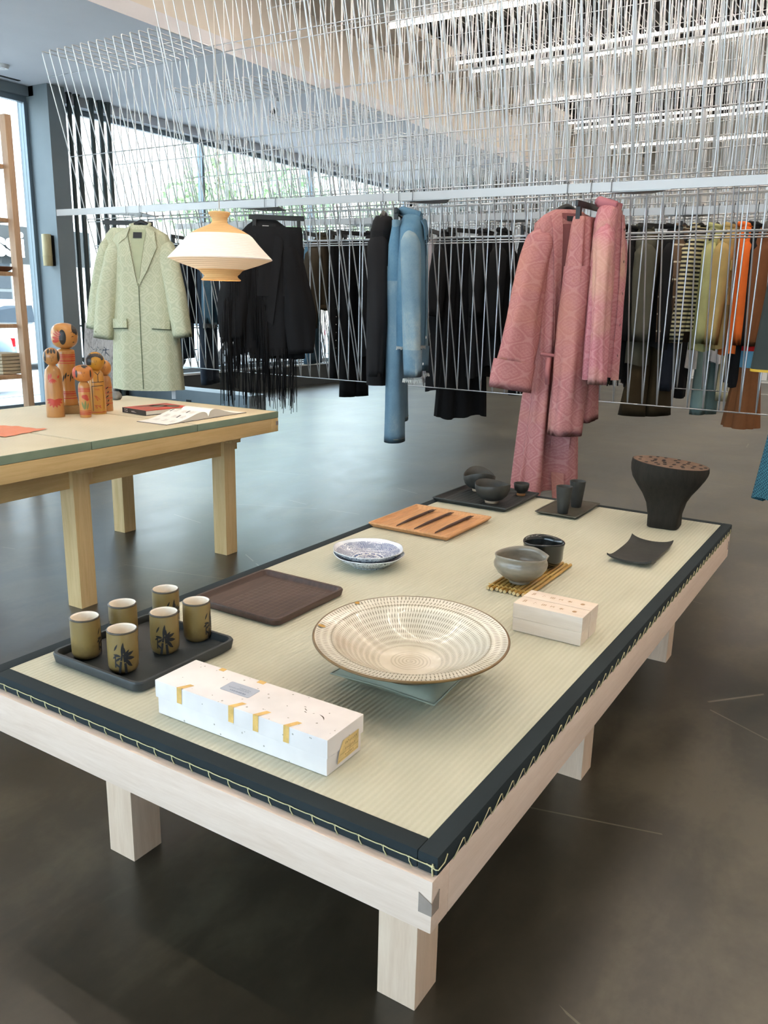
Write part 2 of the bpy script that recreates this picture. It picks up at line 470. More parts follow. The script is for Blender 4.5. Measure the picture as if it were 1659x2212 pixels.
for k, (nm, va, vb) in enumerate(ROWS):
    u = 3.8 + ROWD * k
    r = empty('wire_rack', (u, va, ZB))
    tag(r, '%s row of hanging steel wire rack with flat garment rail' % nm, 'clothes rack', 'wire racks hung from the ceiling')
    def L(o): o.location.z -= ZB; return o
    npan = round((va - vb) / 1.2)
    for p in range(npan):
        for i in range(15):
            v = -1.2 * p - .012 - i * 1.176 / 14
            lo = p == 0                    # the end panel by the windows is lower
            L(obj('wire', W_LOW if lo else W_HIGH, WIRE, r, (0, v, 0)))
    lv = va - vb
    zs = [(.0, ZB - .004), (uf(2.055) + .006, 2.055), (uf(1.98) + .006, 1.98), (uf(1.96) + .006, 1.96), (uf(1.785) + .006, 1.785), (uf(1.765) + .006, 1.765), (-.006, 1.8), (-.006, 1.77), (-.006, 1.99), (-.006, 2.42),
          (uf(2.42) + .006, 2.42), (uf(2.94) + .006, 2.94), (-.006, 3.09), (-.006, 3.55), (uf(3.5) + .006, 3.5), (uf(3.1) * .5, 3.104)]
    for (x, z) in zs:
        ya, yb = (0, -1.19) if z == 3.104 else ((-1.2, -lv) if z > 3.1 else (0, -lv))
        L(MB().tube([(x, ya, z), (x, yb, z)], .0036, 6).build('cross_rod', WIRE, r, smooth=True))
    # flat rail, running very slightly askew to the cage
    ub = lambda v: -.5 - .63 + .63 + (-.047 * (v - 2.61)) + .0
    y0, y1 = min(va, 5.06) - va, vb - va
    a0, a1 = ub(va + y0) , ub(va + y1)
    b = MB(); v = []
    for (x, y) in ((a0, y0), (a1, y1)):
        v += [(x - .005, y, 1.975), (x + .005, y, 1.975), (x + .005, y, 2.02), (x - .005, y, 2.02)]
    b.add(v, [(0, 1, 2, 3), (7, 6, 5, 4), (0, 4, 5, 1), (1, 5, 6, 2), (2, 6, 7, 3), (3, 7, 4, 0)])
    L(b.build('rail', BAR, r))
    for p in range(npan):
        vv = -1.2 * p - .75
        x0 = ub(va + vv) + .004; x1 = uf(1.975) + .004
        w = MB(); w.add([(x0, vv + .16, 1.971), (x1, vv + .05, 1.971), (x1, vv - .05, 1.971), (x0, vv - .16, 1.971), (x0, vv + .16, 1.976), (x1, vv + .05, 1.976), (x1, vv - .05, 1.976), (x0, vv - .16, 1.976)],
                        [(3, 2, 1, 0), (4, 5, 6, 7), (0, 1, 5, 4), (1, 2, 6, 5), (2, 3, 7, 6), (3, 0, 4, 7)])
        L(w.build('bracket', BAR, r))
    RAILS.append((u, ub))
def rail_u(k, v): return RAILS[k][0] + RAILS[k][1](v)

# ------------------------------------------------------------------ tables
def m_wood(name, c0, c1, scale=(1.2, 14, 14), rough=.5):
    t = NT(name); vec = t.coord('Object', scale)
    n = t.noise(vec, 3.0, 5, .6, .8); f = t.noise(vec, 16, 3, .6)
    t.col(t.ramp(t.math('ADD', t.math('MULTIPLY', n, .7), t.math('MULTIPLY', f, .3)), [(.32, c0), (.68, c1)]))
    t.rough(rough); t.bump(f, .08, .002)
    return t.m
def m_tatami(name, c0, c1, ribs, axis):
    t = NT(name); vec = t.coord('Object')
    s = t.sep(vec)
    w = t.math('SINE', t.math('MULTIPLY', s[axis], 2 * PI / ribs))
    st = [60, 60, 60]; st[1 - axis] = 900
    fine = t.noise(t.coord('Object', (160 if axis else 900, 900 if axis else 160, 1)), 1.0, 2, .5)
    big = t.noise(vec, 3.5, 3, .5)
    f = t.math('ADD', t.math('MULTIPLY', w, .07), t.math('ADD', t.math('MULTIPLY', fine, .35), t.math('MULTIPLY', big, .45)))
    t.col(t.ramp(f, [(.12, c0), (.62, c1)]))
    t.rough(.62)
    t.bump(t.math('ADD', t.math('MULTIPLY', w, .5), t.math('MULTIPLY', fine, .35)), .3, .003)
    return t.m
PALEW = m_wood('pale_cypress_u', (222, 196, 176), (238, 215, 198), (1.2, 14, 14))
PALEW_V = m_wood('pale_cypress_v', (222, 196, 176), (238, 215, 198), (14, 1.2, 14))
PALEW_Z = m_wood('pale_cypress_z', (214, 184, 158), (230, 204, 180), (14, 14, 1.2))
KEYW = mat('grey_key_wood', (150, 136, 126), .5, var=.1, vscale=40)
OAK = m_wood('honey_wood_u', (206, 170, 112), (226, 194, 140), (1.0, 16, 16))
OAK_V = m_wood('honey_wood_v', (206, 170, 112), (226, 194, 140), (16, 1.0, 16))
OAK_Z = m_wood('honey_wood_z', (206, 172, 118), (228, 198, 148), (16, 16, 1.0))
TATAMI = m_tatami('tatami_weave', (184, 181, 157), (206, 203, 182), .0125, 1)
TATAMI2 = m_tatami('tatami_weave_beige', (198, 186, 156), (222, 212, 186), .012, 0)
def m_cloth(name, col, scale=500, b=.25, rough=.85, var=.08, sheen=0.0):
    return mat(name, col, rough, spec=.25, var=var, vscale=6, bump=b, bscale=scale, bdist=.001, sheen=sheen)
EDGE = m_cloth('dark_mat_edging', (39, 47, 50), 700, .3)
GREEN = m_cloth('green_mat_edging', (134, 148, 126), 700, .3)
THREAD = mat('cream_thread', (206, 196, 150), .7)

ZT, ZM, ZF = .531, .4953, .3961
WD, LG = 1.2274, 2.5683
def low_table():
    r = empty('low_table', (1.27, .61, 0))
    tag(r, 'long low pale wooden table with thick square legs in the foreground', 'table')
    ox, oy = -1.27, -.61
    x0, x1, y0, y1, w = -.016 + ox, LG - .02 + ox, 0 + oy, WD + .016 + oy, .06
    box('side_rail', x0 + w, x1 - w, y0, y0 + w, ZF, ZM, PALEW, r, .0025); box('side_rail', x0 + w, x1 - w, y1 - w, y1, ZF, ZM, PALEW, r, .0025)
    box('end_rail', x0, x0 + w, y0, y1, ZF, ZM, PALEW_V, r, .0025); box('end_rail', x1 - w, x1, y0, y1, ZF, ZM, PALEW_V, r, .0025)
    box('top_board', x0 + w, x1 - w, y0 + w, y1 - w, ZM - .03, ZM - .002, PALEW, r)
    for (kx, ky, sx, sy) in ((x0, y0, 1, 1), (x1, y0, -1, 1), (x0, y1, 1, -1), (x1, y1, -1, -1)):
        b = MB()                         # dark bow-tie key let into the corner joint
        e = .0012; z0, z1 = ZF + .035, ZF + .068
        a = [(kx - sx * e, ky - sy * e, z0), (kx - sx * e, ky - sy * e, z1 - .009), (kx - sx * e, ky + sy * .024, z1 + .004), (kx - sx * e, ky + sy * .024, z0)]
        c = [(kx - sx * e, ky - sy * e, z0), (kx - sx * e, ky - sy * e, z1 - .009), (kx + sx * .024, ky - sy * e, z1 + .004), (kx + sx * .024, ky - sy * e, z0)]
        b.add(a, [(0, 1, 2, 3)]); b.add(c, [(0, 1, 2, 3)])
        d = [(kx + sx * .024, ky + sy * .024, z0), (kx + sx * .024, ky + sy * .024, z1)]
        b.add(a + c + d, [(3, 2, 9, 8), (7, 6, 9, 8)])
        o = b.build('corner_key', KEYW, r); o['label'] = 'greyish wooden key inlaid in the corner joint'
    for u in (.1818, 1.19, 2.2193):
        for v in (.1312, .9588 - .0):
            box('leg', u + ox, u + .091 + ox, v + oy, v + .091 + oy, 0, ZF, PALEW_Z, r, .002)
            box('bracket', u + .012 + ox - .0, u + .079 + ox, v + .091 + oy, v + .14 + oy, ZF - .024, ZF, PALEW_V, r, .002)
        box('bearer', u + .02 + ox, u + .07 + ox, .2222 + oy, .9588 + oy, ZF - .05, ZF - .012, PALEW_V, r)
    return r
low_table()

def tatami_mat():
    r = empty('tatami_mat', (1.28, .61, ZM))
    tag(r, 'straw tatami mat with broad dark cloth edging on the low table', 'tatami mat')
    ox, oy = -1.28, -.61; h = ZT - ZM; b = .0385
    core = MB().box(b + ox, LG - b + ox, b + oy, WD - b + oy, .001, h - .0012)
    core.build('woven_straw', TATAMI, r)
    for nm, x0, x1, y0, y1 in (('edging', 0, LG, 0, b), ('edging', 0, LG, WD - b, WD), ('edging', 0, b, b, WD - b), ('edging', LG - b, LG, b, WD - b)):
        box(nm, x0 + ox, x1 + ox, y0 + oy, y1 + oy, .0005, h, EDGE, r, .005)
    # near side: blanket stitches; right side: slanting ones
    hm = h * .52
    near = MB().tube([(-.0018, .0245, hm), (-.0022, .012, hm - .001), (-.0022, -.012, hm - .001), (-.0018, -.0235, hm), (-.0018, -.0245, hm - .002)], .0011, 5)
    near.tube([(-.0018, .0235, hm), (-.0022, .0225, hm - .008), (-.0018, .0165, .0015)], .0011, 5)
    nm_ = near.mesh(True); nm_.materials.append(THREAD)
    n = int(WD / .05)
    for i in range(n): obj('stitch', nm_, THREAD, r, (ox, oy + .03 + i * .05, 0))
    side = MB().tube([(-.022, -.0016, .0015), (-.008, -.002, .009), (.012, -.002, h * .62), (.017, -.0018, h * .56), (.024, -.0016, .0015)], .001, 5)
    sm_ = side.mesh(True); sm_.materials.append(THREAD)
    for i in range(int((LG - .06) / .052)): obj('stitch', sm_, THREAD, r, (ox + .075 + i * .052, oy, 0))
    knot = MB().tube([(-.002, .008, hm + .004), (-.004, .008, hm - .006), (-.003, .007, .001)], .0016, 5).tube([(-.002, .02, hm), (-.003, .002, hm - .004), (-.001, -.002, hm - .004), (.02, -.0025, hm - .002), (.03, -.002, h * .75)], .0012, 5)
    knot.build('corner_thread', THREAD, r, smooth=True, loc=(ox, oy, 0))
    return r
tatami_mat()

T2 = empty('tall_table', (2.518, 2.396, 0), R(1.8))
tag(T2, 'taller honey-coloured wooden table with green-edged mats at the left', 'table')
Z2, Z2M, Z2F = .8, .765, .69
def tall_table():
    r = T2; Lx, Wy, w = 2.56, 1.18, .06
    def B(nm, x0, x1, y0, y1, z0, z1, m, bev=.0025): return box(nm, -x1, -x0, y0, y1, z0, z1, m, r, bev)   # x measured back from the far corner
    B('side_rail', .0 + w, Lx - w, 0, w, Z2F, Z2M, OAK); B('side_rail', w, Lx - w, Wy - w, Wy, Z2F, Z2M, OAK)
    B('end_rail', 0, w, 0, Wy, Z2F, Z2M, OAK_V); B('end_rail', Lx - w, Lx, 0, Wy, Z2F, Z2M, OAK_V)
    B('top_board', w, Lx - w, w, Wy - w, Z2M - .025, Z2M - .002, OAK)
    o = B('corner_key', .0, .02, -.0015, .03, Z2F + .035, Z2F + .058, KEYW, 0); o['label'] = 'greyish wooden key inlaid in the corner joint'
    for x in (.17, 1.17, 2.17):
        for y in (.17, .98):
            B('leg', x, x + .09, y, y + .09, 0, Z2F - .0, OAK_Z, .002)
            # stepped corbels on both sides of the leg head
            B('corbel', x - .065, x, y + .01, y + .08, Z2F - .05, Z2F, OAK_Z, .002); B('corbel', x - .032, x, y + .012, y + .078, Z2F - .1, Z2F - .05, OAK_Z, .002)
            B('corbel', x + .01, x + .08, y - .05, y, Z2F - .05, Z2F, OAK_Z, .002)
    for y in (.18, .99):
        for a, b in ((.26, 1.17), (1.26, 2.17)): B('apron', a, b, y + .012, y + .062, Z2F - .125, Z2F, OAK, .002)
    for i, lab in enumerate(('nearest the wire racks', 'second from the wire racks', 'third from the wire racks', 'at the near end')):
        x0 = i * .645 - .0
        m = empty('tatami_mat', T2.matrix_basis @ Vector((-x0 - .32, Wy / 2, Z2M)), R(1.8))
        tag(m, 'beige tatami mat with green edging on the tall table, ' + lab, 'tatami mat', 'mats on the tall table')
        box('woven_straw', -.316, .316, -Wy / 2 + .004, Wy / 2 - .004, .002, .035, TATAMI2, m, .003)
        for s in (-1, 1): box('edging', -.32, .32, min(s * (Wy / 2 + .002), s * (Wy / 2 - .006)), max(s * (Wy / 2 + .002), s * (Wy / 2 - .006)), .001, .0355, GREEN, m, .003)
        if i == 0: box('edging', .312, .322, -Wy / 2, Wy / 2, .001, .0355, GREEN, m, .003)
tall_table()
bpy.context.view_layer.update()

# ------------------------------------------------------------------ things on the low table
CHAR = mat('charcoal_stoneware', (54, 54, 51), .5, spec=.35, var=.18, vscale=30, bump=.12, bscale=160)
CHAR_T = mat('charcoal_tray', (45, 50, 52), .5, var=.12, vscale=20, bump=.08, bscale=200)
KBLACK = mat('black_stained_wood', (38, 42, 42), .55, var=.2, vscale=18, vstretch=(6, 1, 1), bump=.2, bscale=60)
WALNUT = mat('dark_brown_wood', (72, 52, 44), .5, var=.3, vscale=10, vstretch=(1, 9, 9), bump=.15, bscale=60)
CLAY = mat('bare_clay', (188, 160, 132), .8, var=.1, vscale=60)
INK = mat('black_ink', (26, 26, 28), .5)
tag(tray('serving_tray', .113, .443, .826, 1.146, ZT + .0003, .026, .012, .028, CHAR_T, .004), 'charcoal rounded tray holding six bamboo-painted cups', 'tray')

def cup_set():
    t = NT('olive_glaze'); vec = t.coord('Object', (1, 1, 1)); z = t.sep(vec)[2]
    f = t.math('ADD', t.math('MULTIPLY', t.noise(vec, 28, 4, .6), .5), t.math('MULTIPLY', z, 4.0))
    t.col(t.ramp(f, [(.2, (106, 84, 48)), (.5, (138, 116, 68)), (.75, (132, 110, 70))])); t.rough(.32); t.b.inputs['Coat Weight'].default_value = .2
    cream = mat('cream_glaze', (244, 232, 214), .3)
    rimm = mat('dark_rim_glaze', (70, 62, 52), .3)
    r0, h = .0355, .106
    outer = MB().lathe([(.001, 0), (.024, 0), (.026, .003), (r0 - .004, .006), (r0 - .0005, .016), (r0, .04), (r0, .08), (r0 - .0006, h - .003)], 40)
    inner = MB().lathe([(r0 - .0006, h - .003), (r0 - .0012, h), (r0 - .0036, h), (r0 - .0042, h - .004), (r0 - .005, .03), (r0 - .012, .012), (.001, .01)], 40)
    rim = MB().lathe([(r0 - .0002, h - .004), (r0 + .0003, h - .002), (r0 - .0011, h + .0004), (r0 - .0026, h + .0003)], 40)
    mo, mi, mr = (x.mesh(True) for x in (outer, inner, rim)); mo.materials.append(t.m); mi.materials.append(cream); mr.materials.append(rimm)
    def onc(x, y): a = x / r0 - PI / 2; return ((r0 + .0005) * math.cos(a), (r0 + .0005) * math.sin(a), y)
    st = [seg(-.006, .006, -.002, .034, .0022, .0018), seg(-.0015, .036, .001, .05, .0018, .0014), seg(.008, .005, .0065, .03, .0024, .002), seg(.006, .032, .004, .05, .0018, .0014), seg(-.014, .02, -.0135, .045, .0012, .001),
          leaf(.004, .045, .026, .054, .003), leaf(.004, .043, .028, .038, .0034), leaf(.004, .042, .02, .022, .003), leaf(.004, .045, .016, .06, .0022), leaf(0, .045, .004, .078, .0026), leaf(-.002, .046, -.018, .05, .0024), leaf(-.002, .044, -.014, .034, .002),
          leaf(.006, .046, .006, .066, .0018), leaf(-.016, .058, -.008, .074, .0016), leaf(-.02, .04, -.01, .048, .0018), leaf(-.014, .03, -.005, .02, .0018), leaf(.01, .03, .022, .02, .0022)]
    st = [[(x * 1.08, y * 1.08, w * 1.35) for x, y, w in q] for q in st]
    pm = strokes(st, onc, 'painted_bamboo', INK, None)
    mp = pm.data; bpy.data.objects.remove(pm)
    # (u, v, turn of the painting, what tells it apart)
    cam_dir = lambda u, v: math.atan2(CAM[1] - v, CAM[0] - u)
    for (u, v, turn, lab) in ((.178, 1.082, 78, 'in the tray\'s left corner, leaf tip at its edge'), (.178, .949, -6, 'in the near corner of the tray, bamboo facing front'), (.292, 1.08, -95, 'in the middle of the left row, plain side showing'),
                              (.31, .95, -6, 'in the middle of the near row, bamboo facing front'), (.412, .94, 62, 'at the right end of the near row, one small mark'), (.43, 1.072, 30, 'at the far end of the tray, two leaves near its rim')):
        a = cam_dir(u, v) + PI / 2 + R(turn)
        c = empty('tea_cup', (u, v, ZT + .0065), a)
        tag(c, 'olive bamboo-painted tea cup ' + lab, 'cup', 'six bamboo-painted tea cups')
        obj('outer_glaze', mo, None, c); obj('inner_glaze', mi, None, c); obj('rim', mr, None, c)
        o = obj('painted_bamboo', mp, None, c)
cup_set()

def paper_box():
    t = NT('flecked_paper'); vec = t.coord('Object', (1, 1, 1))
    vo = t.node('ShaderNodeTexVoronoi'); t.l.new(vec, vo.inputs[0]); vo.inputs['Scale'].default_value = 75
    n1 = t.noise(vec, 40, 2, .5)
    fl = t.math('MULTIPLY', t.math('LESS_THAN', vo.outputs['Distance'], .17), t.math('GREATER_THAN', n1, .58))
    n2 = t.noise(vec, 9, 3, .5)
    t.col(t.mix(fl, t.ramp(n2, [(.35, (224, 216, 212)), (.65, (237, 229, 225))]), lin((168, 160, 148)))); t.rough(.85)
    t.bump(t.noise(vec, 120, 3, .6), .1, .001)
    r = empty('paper_box', (.145, .51, ZT + .0004), R(.6))
    tag(r, 'long white handmade-paper box with yellow tape marks and grey label', 'box')
    hx, hy, h = .058, .222, .078
    MB().box(-hx, hx, -hy, hy, 0, h * .66, .0012).build('base', t.m, r, angle=40)
    MB().box(-hx - .0035, hx + .0035, -hy - .0035, hy + .0035, h * .5, h, .0015).build('lid', t.m, r, angle=40)
    tape = mat('yellow_tape', (226, 184, 108), .5, var=.15, vscale=60)
    e = .0006; X = -hx - .0035 - e
    for y in (.155, .012, -.052, -.128):
        v = [(X, y - .007, h * .55), (X, y + .007, h * .55), (X, y + .006, h + e), (X, y - .008, h + e), (X + .026, y - .02, h + e), (X + .026, y - .008, h + e)]
        MB().add(v, [(0, 3, 2, 1), (3, 4, 5, 2)]).build('tape', tape, r)
    for (y, w) in ((.14, .007), (.03, .009)): MB().box(hx - .008, hx + .004, y - w, y + w, h, h + e).build('tape', tape, r)
    lab = mat('grey_blue_label', (172, 178, 190), .5, var=.05, vscale=80)
    MB().loft([rrect(.02, .039, .004, h + .0004), rrect(.02, .039, .004, h + .0009)], cap1=True).build('label', lab, r, loc=(.004, .045, 0))
    txt = mat('faint_blue_print', (98, 108, 132), .6)
    st = []
    rg = random.Random(3)
    for row, (x, n) in enumerate(((-.006 + .014, 9), (.0 + .002, 16), (-.008, 12))):
        y = .045 - .028
        for i in range(n):
            L = rg.uniform(.0014, .0026); y += .0036 if row == 2 else .0034
            st.append(seg(x - L, y, x + L, y + rg.uniform(-.0008, .0008), .0005 + (.0004 if row == 2 else 0)))
    strokes(st, lambda x, y: (x, y, h + .0012), 'lettering', txt, r)
    yl = mat('aged_label', (218, 188, 128), .7, var=.18, vscale=60)
    y0 = -hy - .0045
    MB().add([(-.03, y0, .012), (.042, y0, .014), (.043, y0, .055), (-.012, y0, .055), (-.024, y0, .034)], [(0, 1, 2, 3, 4)]).build('end_label', yl, r)
    br = mat('brown_print', (128, 96, 52), .6); st = []
    for z, n, L in ((.046, 8, .0024), (.034, 7, .003), (.022, 6, .0014)):
        x = -.008
        for i in range(n):
            x += .0052; st.append(seg(x, z - L, x + rg.uniform(-.001, .001), z + L, .0005)); st.append(seg(x - .0015, z + rg.uniform(-L, L), x + .0015, z + rg.uniform(-L, L), .0004))
    st.append(seg(-.022, .028, .04, .029, .0003)); st.append(seg(-.026, .0165, .041, .018, .0003))
    strokes(st, lambda x, z: (x, y0 - .0004, z), 'end_lettering', br, r)
    dk = mat('dark_fleck', (74, 60, 40), .7)
    strokes([leaf(.01, -.155, -.004, -.176, .0013, bend=.12), leaf(.012, -.118, .009, -.126, .001), leaf(.004, -.122, .002, -.13, .001), leaf(.02, -.11, .02, -.116, .0009)], lambda x, y: (x, y, h + .0006), 'bark_fleck', dk, r)
paper_box()

def big_bowl():
    cu = empty('small_cushion', (.548, .376, ZT))
    tag(cu, 'flat pale grey-green linen cushion under the large bowl', 'cushion')
    lm = m_cloth('grey_green_linen', (150, 158, 144), 400, .35)
    n = 22; v = []; f = []; hx, hy, hh = .132, .138, .0225
    def P(i, j, s):
        a, b = -1 + 2 * i / n, -1 + 2 * j / n
        e = max(0, (1 - a ** 4)) ** .55 * max(0, (1 - b ** 4)) ** .55
        k = 1 - .06 * (1 - abs(a)) * abs(b) ** 6 - .0
        wr = 1 + .08 * math.sin(9 * a + 5 * b) * (abs(b) ** 2) + .07 * math.sin(8 * b - 4 * a) * abs(a) ** 2
        x = hx * a * (1 - .07 * (1 - b * b) * abs(a) ** 5); y = hy * b * (1 - .07 * (1 - a * a) * abs(b) ** 5)
        return (x, y, hh + s * (hh * e * wr))
    for s in (1, -1):
        o = len(v)
        v += [P(i, j, s) for i in range(n + 1) for j in range(n + 1)]
        for i in range(n):
            for j in range(n):
                q = (o + i * (n + 1) + j, o + (i + 1) * (n + 1) + j, o + (i + 1) * (n + 1) + j + 1, o + i * (n + 1) + j + 1)
                f.append(q if s > 0 else q[::-1])
    MB().add(v, f).build('cushion_cover', lm, cu, smooth=True)
    tube = [(hx * math.copysign(1, c) * min(1, abs(c)), hy * d, hh) for c, d in ((-1, -1), (0, -.93), (1, -1), (.93, 0), (1, 1), (0, .93), (-1, 1), (-.93, 0))]
    MB().tube(tube, .0022, 6, closed=True).build('piping', lm, cu, smooth=True)

    r = empty('large_bowl', (.51, .355, ZT + .048), rot=(0, 0, 0))
    tag(r, 'large shallow cream bowl with combed dashes and brown rim', 'bowl')
    a = math.atan2(CAM[1] - .352, CAM[0] - .505)
    r.rotation_euler = Matrix.Rotation(R(2.6), 3, Vector((-math.sin(a), math.cos(a), 0))).to_euler()
    t = NT('combed_slip'); uv = t.node('ShaderNodeUVMap'); s = t.sep(uv.outputs[0])
    rows = t.math('MULTIPLY', s[1], 15.0); row = t.math('FLOOR', rows); fy = t.math('FRACT', rows)
    vec = t.coord('Object')
    wob = t.math('MULTIPLY', t.noise(vec, 18, 2, .5), 1.6)
    ax = t.math('ADD', t.math('MULTIPLY', s[0], 150.0), t.math('ADD', t.math('MULTIPLY', row, .37), t.math('ADD', wob, t.math('MULTIPLY', fy, .25))))
    fx = t.math('ABSOLUTE', t.math('SUBTRACT', t.math('FRACT', ax), .5))
    ky = t.math('MULTIPLY', t.math('GREATER_THAN', fy, .04), t.math('LESS_THAN', fy, .98))
    taper = t.math('MULTIPLY', t.math('SINE', t.math('MULTIPLY', fy, PI)), .17)
    mk = t.math('MULTIPLY', t.math('LESS_THAN', fx, taper), ky)
    out = t.math('GREATER_THAN', s[1], .30)
    mk = t.math('MULTIPLY', mk, out)
    cen = t.math('LESS_THAN', s[1], .2)
    sp = t.math('GREATER_THAN', t.math('SINE', t.math('ADD', t.math('MULTIPLY', s[1], 170.0), t.math('MULTIPLY', s[0], 2 * PI))), .35)
    cm = t.math('MULTIPLY', t.math('MULTIPLY', cen, sp), .45)
    slip = t.ramp(t.noise(vec, 7, 4, .6), [(.3, (200, 190, 166)), (.7, (226, 218, 202))])
    c1 = t.mix(t.math('MULTIPLY', mk, .85), slip, lin((104, 94, 74)))
    gr = t.math('MULTIPLY', t.math('LESS_THAN', t.math('ABSOLUTE', t.math('SUBTRACT', s[1], .835)), .008), .55)
    c1 = t.mix(gr, c1, lin((122, 108, 82)))
    t.col(t.mix(cm, c1, lin((150, 138, 110)))); t.rough(.22); t.b.inputs['Coat Weight'].default_value = .3
    t.bump(t.math('SUBTRACT', 1.0, mk), .12, .002)
    inner = [(.001, .012), (.03, .0122), (.06, .013), (.076, .016), (.1, .026), (.13, .043), (.16, .062), (.178, .073), (.185, .0755), (.2, .0765), (.214, .0785), (.222, .0815)]
    MB().lathe(inner, 160, uvs=True).build('slip_interior', t.m, r, smooth=True, use_uv=True)
    rimm = mat('brown_rim_glaze', (112, 84, 44), .3, var=.3, vscale=20)
    MB().lathe([(.222, .0815), (.2255, .0818), (.2275, .0795), (.2255, .0765), (.221, .075)], 120).build('rim', rimm, r, smooth=True)
    outm = mat('grey_brown_body', (112, 100, 82), .4, var=.25, vscale=14)
    MB().lathe([(.221, .075), (.19, .067), (.165, .056), (.12, .026), (.1, .014), (.094, .008), (.092, 0), (.086, 0), (.084, .004), (.001, .005)], 96).build('outer_body', outm, r, smooth=True)
    gold = mat('gold_repair', (176, 134, 50), .35, .5)
    def onr(x, y):
        rr = .2 + x; return (rr * math.cos(y), rr * math.sin(y), .0768 + max(0, x) * .22 + .0009)
    strokes([disc(.012, 1.95, .009, ry=.028), disc(.018, 1.2, .005, ry=.03)], onr, 'gold_patch', gold, r)
big_bowl()

tag(tray('wooden_tray', .597, .928, .826, 1.15, ZT + .0003, .022, .014, .022, WALNUT, .004), 'square dark brown wooden tray with fine scored grid', 'tray')
o = strokes([seg(-.12, y, .13, y, .0006, n=1) for y in np.linspace(-.13, .08, 12)] + [seg(x, -.135, x, .085, .0004, n=1) for x in np.linspace(-.1, .13, 12)], lambda x, y: (x, y, .0067), 'scored_line', mat('scored_light', (128, 110, 98), .6), bpy.data.objects['wooden_tray'])

def blue_plates():
    t = NT('blue_white_china'); vec = t.coord('Object'); s = t.sep(vec)
    rad = t.math('SQRT', t.math('ADD', t.math('MULTIPLY', s[0], s[0]), t.math('MULTIPLY', s[1], s[1])))
    n = t.noise(vec, 95, 2, .5, 2.2); n2 = t.noise(vec, 30, 3, .6, 1.5); n3 = t.noise(vec, 140, 2, .5, 1.0)
    band = t.math('MULTIPLY', t.math('GREATER_THAN', rad, .055), t.math('LESS_THAN', rad, .108))
    a = t.math('MULTIPLY', band, t.math('ADD', .42, t.math('MULTIPLY', t.math('GREATER_THAN', t.math('SINE', t.math('MULTIPLY', t.math('ADD', s[1], t.math('MULTIPLY', n2, .02)), 1500.0)), .0), .4)))
    cen = t.math('MULTIPLY', t.math('LESS_THAN', rad, .036), t.math('MULTIPLY', t.math('GREATER_THAN', n, .5), .8))
    ring = t.math('MULTIPLY', t.math('LESS_THAN', t.math('ABSOLUTE', t.math('SUBTRACT', rad, .047)), .004), t.math('GREATER_THAN', n3, .46))
    ln = t.math('LESS_THAN', t.math('ABSOLUTE', t.math('SUBTRACT', n2, .5)), .012)
    f = t.math('MAXIMUM', t.math('MULTIPLY', a, t.math('SUBTRACT', 1.0, ln)), t.math('MAXIMUM', cen, ring), clamp=True)
    t.col(t.mix(f, lin((232, 235, 240)), lin((52, 74, 128)))); t.rough(.15); t.b.inputs['Coat Weight'].default_value = .5
    white = NT('white_china_scroll'); v2 = white.coord('Object')
    w1 = white.noise(v2, 62, 1, .4, 2.6)
    k = white.math('LESS_THAN', white.math('ABSOLUTE', white.math('SUBTRACT', w1, .5)), .035)
    white.col(white.mix(k, lin((226, 232, 236)), lin((38, 50, 84)))); white.rough(.15)
    def fl(th, i, r, z): return (r * (1 + .012 * math.cos(8 * th)) if i > 3 else r, z)
    for j, (dz, du, dv, lab) in enumerate(((0, 0, 0, 'lower of the two stacked, scroll pattern on its outside'), (.0155, .004, .006, 'on top of the stack, dense blue pattern inside'))):
        r = empty('china_plate', (1.215 + du, .932 + dv, ZT + .0003 + dz), R(30 + 25 * j))
        tag(r, 'blue and white china dish ' + lab, 'plate', 'stacked blue and white dishes')
        MB().lathe([(.001, .006), (.04, .006), (.06, .009), (.085, .02), (.108, .034), (.118, .042)], 64, lambda th, i, q, z: (q * (1 + .012 * math.cos(8 * th)) if i > 2 else q, z)).build('inside', t.m, r, smooth=True)
        MB().lathe([(.118, .042), (.1205, .0425), (.1195, .04)], 64, lambda th, i, q, z: (q * (1 + .012 * math.cos(8 * th)), z)).build('rim', mat('plain_white_china', (236, 238, 240), .15, coat=.5), r, smooth=True)
        MB().lathe([(.1195, .04), (.11, .031), (.088, .016), (.066, .005), (.062, .0045), (.061, 0), (.056, 0), (.055, .003), (.001, .003)], 64, lambda th, i, q, z: (q * (1 + .012 * math.cos(8 * th)) if i < 2 else q, z)).build('outside', white.m, r, smooth=True)
blue_plates()

ORW = mat('orange_carved_wood', (196, 144, 96), .5, var=.16, vscale=12, vstretch=(1, 8, 8), bump=.1, bscale=80)
def ribbed_tray(name, u0, u1, v0, v1, m, label, ribm, nr):
    o = tray(name, u0, u1, v0, v1, ZT + .0003, .02, .012, .006, m, .012)
    tag(o, label, 'tray')
    hx, hy = (u1 - u0) / 2 - .03, (v1 - v0) / 2 - .03
    b = MB(); w = 2 * hy / nr
    for i in range(nr):                      # gouge-carved flutes
        y = -hy + w * (i + .5); pr = [(y + w * .5 * c, .0062 + .0016 * (1 - abs(c) ** 2)) for c in (-1, -.6, -.2, .2, .6, 1)]
        v = []; f = []
        for (yy, zz) in pr: v += [(-hx, yy, zz), (hx, yy, zz)]
        for q in range(len(pr) - 1): f.append((2 * q, 2 * q + 1, 2 * q + 3, 2 * q + 2))
        b.add(v, f)
    b.build('carved_flutes', ribm, o)
    return o
ribbed_tray('carved_tray', 1.617, 2.005, .838, 1.203, ORW, 'orange-brown carved wooden tray holding three dark picks', ORW, 14)
STK = mat('dark_pick_wood', (66, 46, 40), .5, var=.25, vscale=30)
